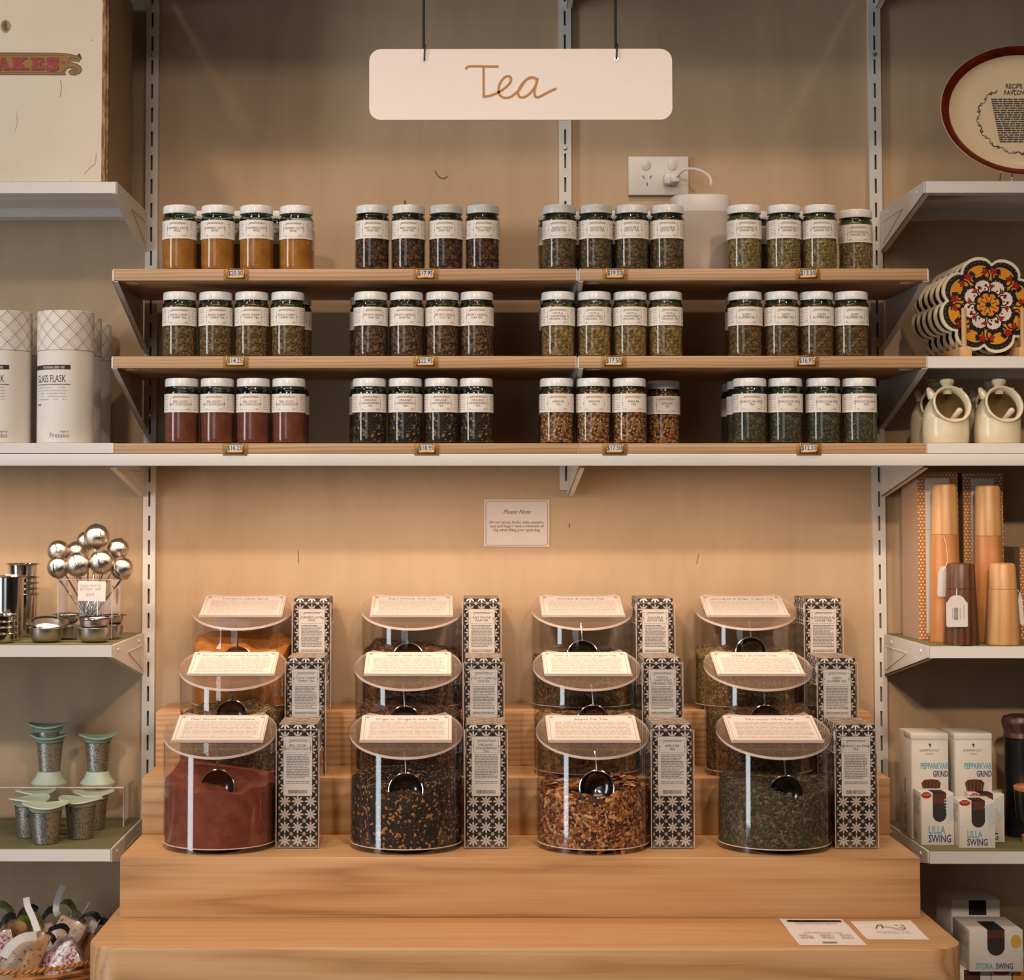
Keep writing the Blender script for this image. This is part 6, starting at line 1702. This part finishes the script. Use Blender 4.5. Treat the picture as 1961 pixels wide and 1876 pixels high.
def small_box(px0, px1, pyb, pyt, Y, zb, depth, words, label, name='small_grinder_carton', group='small white LILLA SWING cartons', lemon=False, slot=(0.34, 0.66)):
    o, w, h, m, x = carton_box(px0, px1, pyb, pyt, Y, zb, depth, name, label, group)
    # window drawn flat on front and top, its dark inside painted, brown grinder patch
    a0, a1 = -w / 2 + w * slot[0], -w / 2 + w * slot[1]; rr = (a1 - a0) / 2; zc = h * 0.55 + rr * 0.2
    pr = Print()
    pr.mat(3).poly([(a0, h + 0.0001)] + [((a0 + a1) / 2 - rr * math.cos(t), zc - rr * math.sin(t)) for t in (PI * i / 14 for i in range(15))] + [(a1, h + 0.0001)])
    pr.mat(4).poly([(a0 + 0.001, h - 0.001), (a0 + 0.001, h * 0.80), (a1 - 0.001, h * 0.80), (a1 - 0.001, h - 0.001)])
    l1, l2 = words
    if not lemon:
        pr.mat(0).text(l1, -w / 2 + w * 0.22, h * 0.225, h * 0.205, align='LEFT', xs=0.66, bold=0.02)
        pr.mat(1).text(l2, -w / 2 + w * 0.22, h * 0.055, h * 0.205, align='LEFT', xs=0.66, bold=0.02)
        pr.mat(7).ellipse(-w / 2 + w * 0.17, h * 0.955, w * 0.15, h * 0.062, 20)
        for i in range(5): pr.mat(8).ellipse(-w / 2 + w * (0.08 + 0.045 * i), h * (0.975 - 0.02 * (i % 2)), w * 0.016, h * 0.013, 8)
        q = random.Random(4)
        for i in range(9): pr.mat(9).ribbon([(w / 2 - w * (0.30 - 0.015 * i), h * (0.86 - 0.055 * i)), (w / 2 - w * 0.02, h * (0.95 - 0.05 * i))], 0.0018)
    else:
        pr.mat(0).text(l1, -w / 2 + w * 0.12, h * 0.07, h * 0.185, align='LEFT', xs=0.70, bold=0.02)
        pr.mat(1).text(l2, -w / 2 + w * 0.49, h * 0.07, h * 0.185, align='LEFT', xs=0.70, bold=0.02)
        pr.mat(10).ellipse(w / 2 - w * 0.13, h * 0.72, w * 0.10, h * 0.16, 18)
        pr.mat(3).rect(a0 + 0.003, a1 - 0.003, h * 0.62, h * 0.63)
    pr.out('lettering', GM + ['red_ink', 'tile_white', 'sky_ink', 'lemon'], o, flat=-0.0003)
    tp_ = Print(); tp_.rect(a0, a1, 0.0, depth * 0.62); tp_.out('top_window', ['dark'], o, mtx=T(0, 0.0, h + 0.0003) @ RX(R(-90)))
    sp_ = Print()
    for a_, b_, c_, d_ in ((0.002, 0.008, 0.008, 0.014), (0.010, 0.018, 0.004, 0.016), (0.001, 0.008, 0.017, 0.021)): sp_.rect(a_, b_, c_, d_)
    sp_.lines(0.003, depth - 0.008, h * 0.55, h * 0.9, 0.0034, 0.0010, seed=5)
    sp_.out('side_print', ['grey_ink'], o, mtx=T(-w / 2 - 0.0004, depth - 0.004, 0.0) @ RZ(R(-90)))
    return o, h
M['lemon'] = plain('lemon_print', 'd1a63c', 0.6, var=0.1)
small_box(1763.5, 1826, 1603, 1518, -0.272, z5r, 0.052, ('LILLA', 'SWING'), 'small white LILLA SWING carton in front of the left tall carton', slot=(0.36, 0.77))
small_box(1836, 1905, 1622, 1533, -0.300, z5r, 0.052, ('LILLA', 'SWING'), 'small white LILLA SWING carton standing frontmost', slot=(0.35, 0.72))
small_box(1856, 1922.5, 1604, 1520, -0.245, z5r, 0.05, ('LILLA', 'SWING'), 'small white LILLA SWING carton half hidden behind the frontmost one', slot=(0.30, 0.68))
# ---- black pepper mill, board and bowl at the right edge
m = MPP(-0.175); x, _ = P(1955, 1500, -0.175)
r_ = thing('black_pepper_mill', 'tall black pepper mill with dark turned wooden head', 'pepper mill', (x, -0.175, z5r + 0.0002))
hk_ = PZ(1367, -0.175, 1955) - z5r; hn = PZ(1414, -0.175, 1955) - z5r
rk = 32 * m
M['black_lacquer'] = plain('black_lacquer', '15171a', 0.3, coat=0.3)
MB().lathe([(rk * 0.98, 0.0), (rk, 0.002), (rk * 0.92, hn * 0.5), (rk * 0.95, hn - 0.002), (rk * 0.90, hn)], 36, cap0=True, cap1=True).obj('body', 'black_lacquer', r_)
MB().lathe([(rk * 0.85, hn), (rk * 0.98, hn + 0.003), (rk * 0.94, hn + 0.010), (rk * 0.92, hn + 0.013), (rk * 1.06, hn + 0.024), (rk * 1.08, hn + 0.031), (rk * 0.96, hk_ - 0.004), (rk * 0.6, hk_ - 0.0005), (0.0004, hk_)], 36).obj('head', 'knob_wood', r_)
x, _ = P(1925, 1560, -0.13)
o = MB().box(-0.035, 0.07, 0.0, 0.012, 0, PZ(1514, -0.13, 1930) - z5r, bev=0.002).obj('wooden_board', 'dowel'); o.location = (x, -0.115, z5r + 0.0002); tag(o, 'low wooden board standing behind the black-and-white cartons', 'board')
m = MPP(-0.245); x, _ = P(1992, 1590, -0.245)
r_ = thing('dark_bowl', 'dark bowl with orange wooden lid at the right frame edge', 'bowl', (x, -0.245, z5r + 0.0002))
MB().lathe([(0.030, 0.0), (0.031, 0.012), (0.026, 0.016)], 30, cap0=True).obj('foot', 'mill_red', r_)
hb_ = PZ(1512, -0.245, 1955) - z5r
MB().lathe([(0.024, 0.012), (0.032, 0.020), (0.040, 0.045), (0.0425, hb_)], 36, cap0=True, cap1=True).obj('body', 'black_lacquer', r_)
MB().lathe([(0.043, hb_), (0.0435, hb_ + 0.005), (0.040, hb_ + 0.007), (0.0004, hb_ + 0.008)], 36, cap0=True).obj('lid', 'mill_red', r_)
# ---- large cartons at the bottom right
z6 = ZL['R6']
bt = []
zt6 = PZ(1856, -0.30, 1900)
for px0, px1, lab in ((1838, 1897, 'small white carton with window, lowest left under the large carton'), (1899, 1937, 'small white carton with red spot, lowest middle under the large carton'), (1940, 1990, 'orange-brown carton at the lowest right under the large carton')):
    w = (px1 - px0) * MPP(-0.30)
    o = thing('support_carton', lab, 'carton', (PX((px0 + px1) / 2, -0.30, 1870), -0.30, z6 + 0.0002), 0, 'small cartons under the large one')
    h = zt6 - z6 - 0.0006
    MB().box(-w / 2, w / 2, 0, 0.085, 0, h, bev=0.0007).obj('box', 'card_white' if px0 < 1939 else 'mill_red', o)
    if px0 < 1939:
        pr = Print(); pr.mat(0).poly([(-w * .36, h)] + [(-w * .1 - w * .26 * math.cos(t), h - 0.02 - w * .26 * math.sin(t)) for t in (PI * i / 10 for i in range(11))] + [(w * .16, h)])
        pr.mat(1).rect(-w * .33, w * .13, h - 0.016, h - 0.001)
        if px0 > 1890: pr = Print(); pr.mat(2).ellipse(0.0, h - 0.004, w * 0.42, 0.0045)
        pr.out('print', ['ink', 'pic_brown', 'red_ink'], o, flat=-0.0005)
small_box(1856, 1958, 1853, 1780, -0.315, zt6, 0.10, ('STORA', 'SWING'), 'large white STORA SWING carton with yellow lemon print', 'large_grinder_carton', 'large white cartons on the lowest shelf', True, (0.34, 0.66))
z7 = PZ(1779, -0.12, 1870)
o, w, h, m, x = carton_box(1822, 1914, 1853, 1723, -0.16, z6, 0.10, 'large_grinder_carton', 'large shaded carton behind the STORA SWING one', 'large white cartons on the lowest shelf')
pr = Print(); pr.rect(-w * 0.14, w * 0.22, h - 0.026, h - 0.0005); pr.out('window', ['dark'], o, flat=-0.0004)
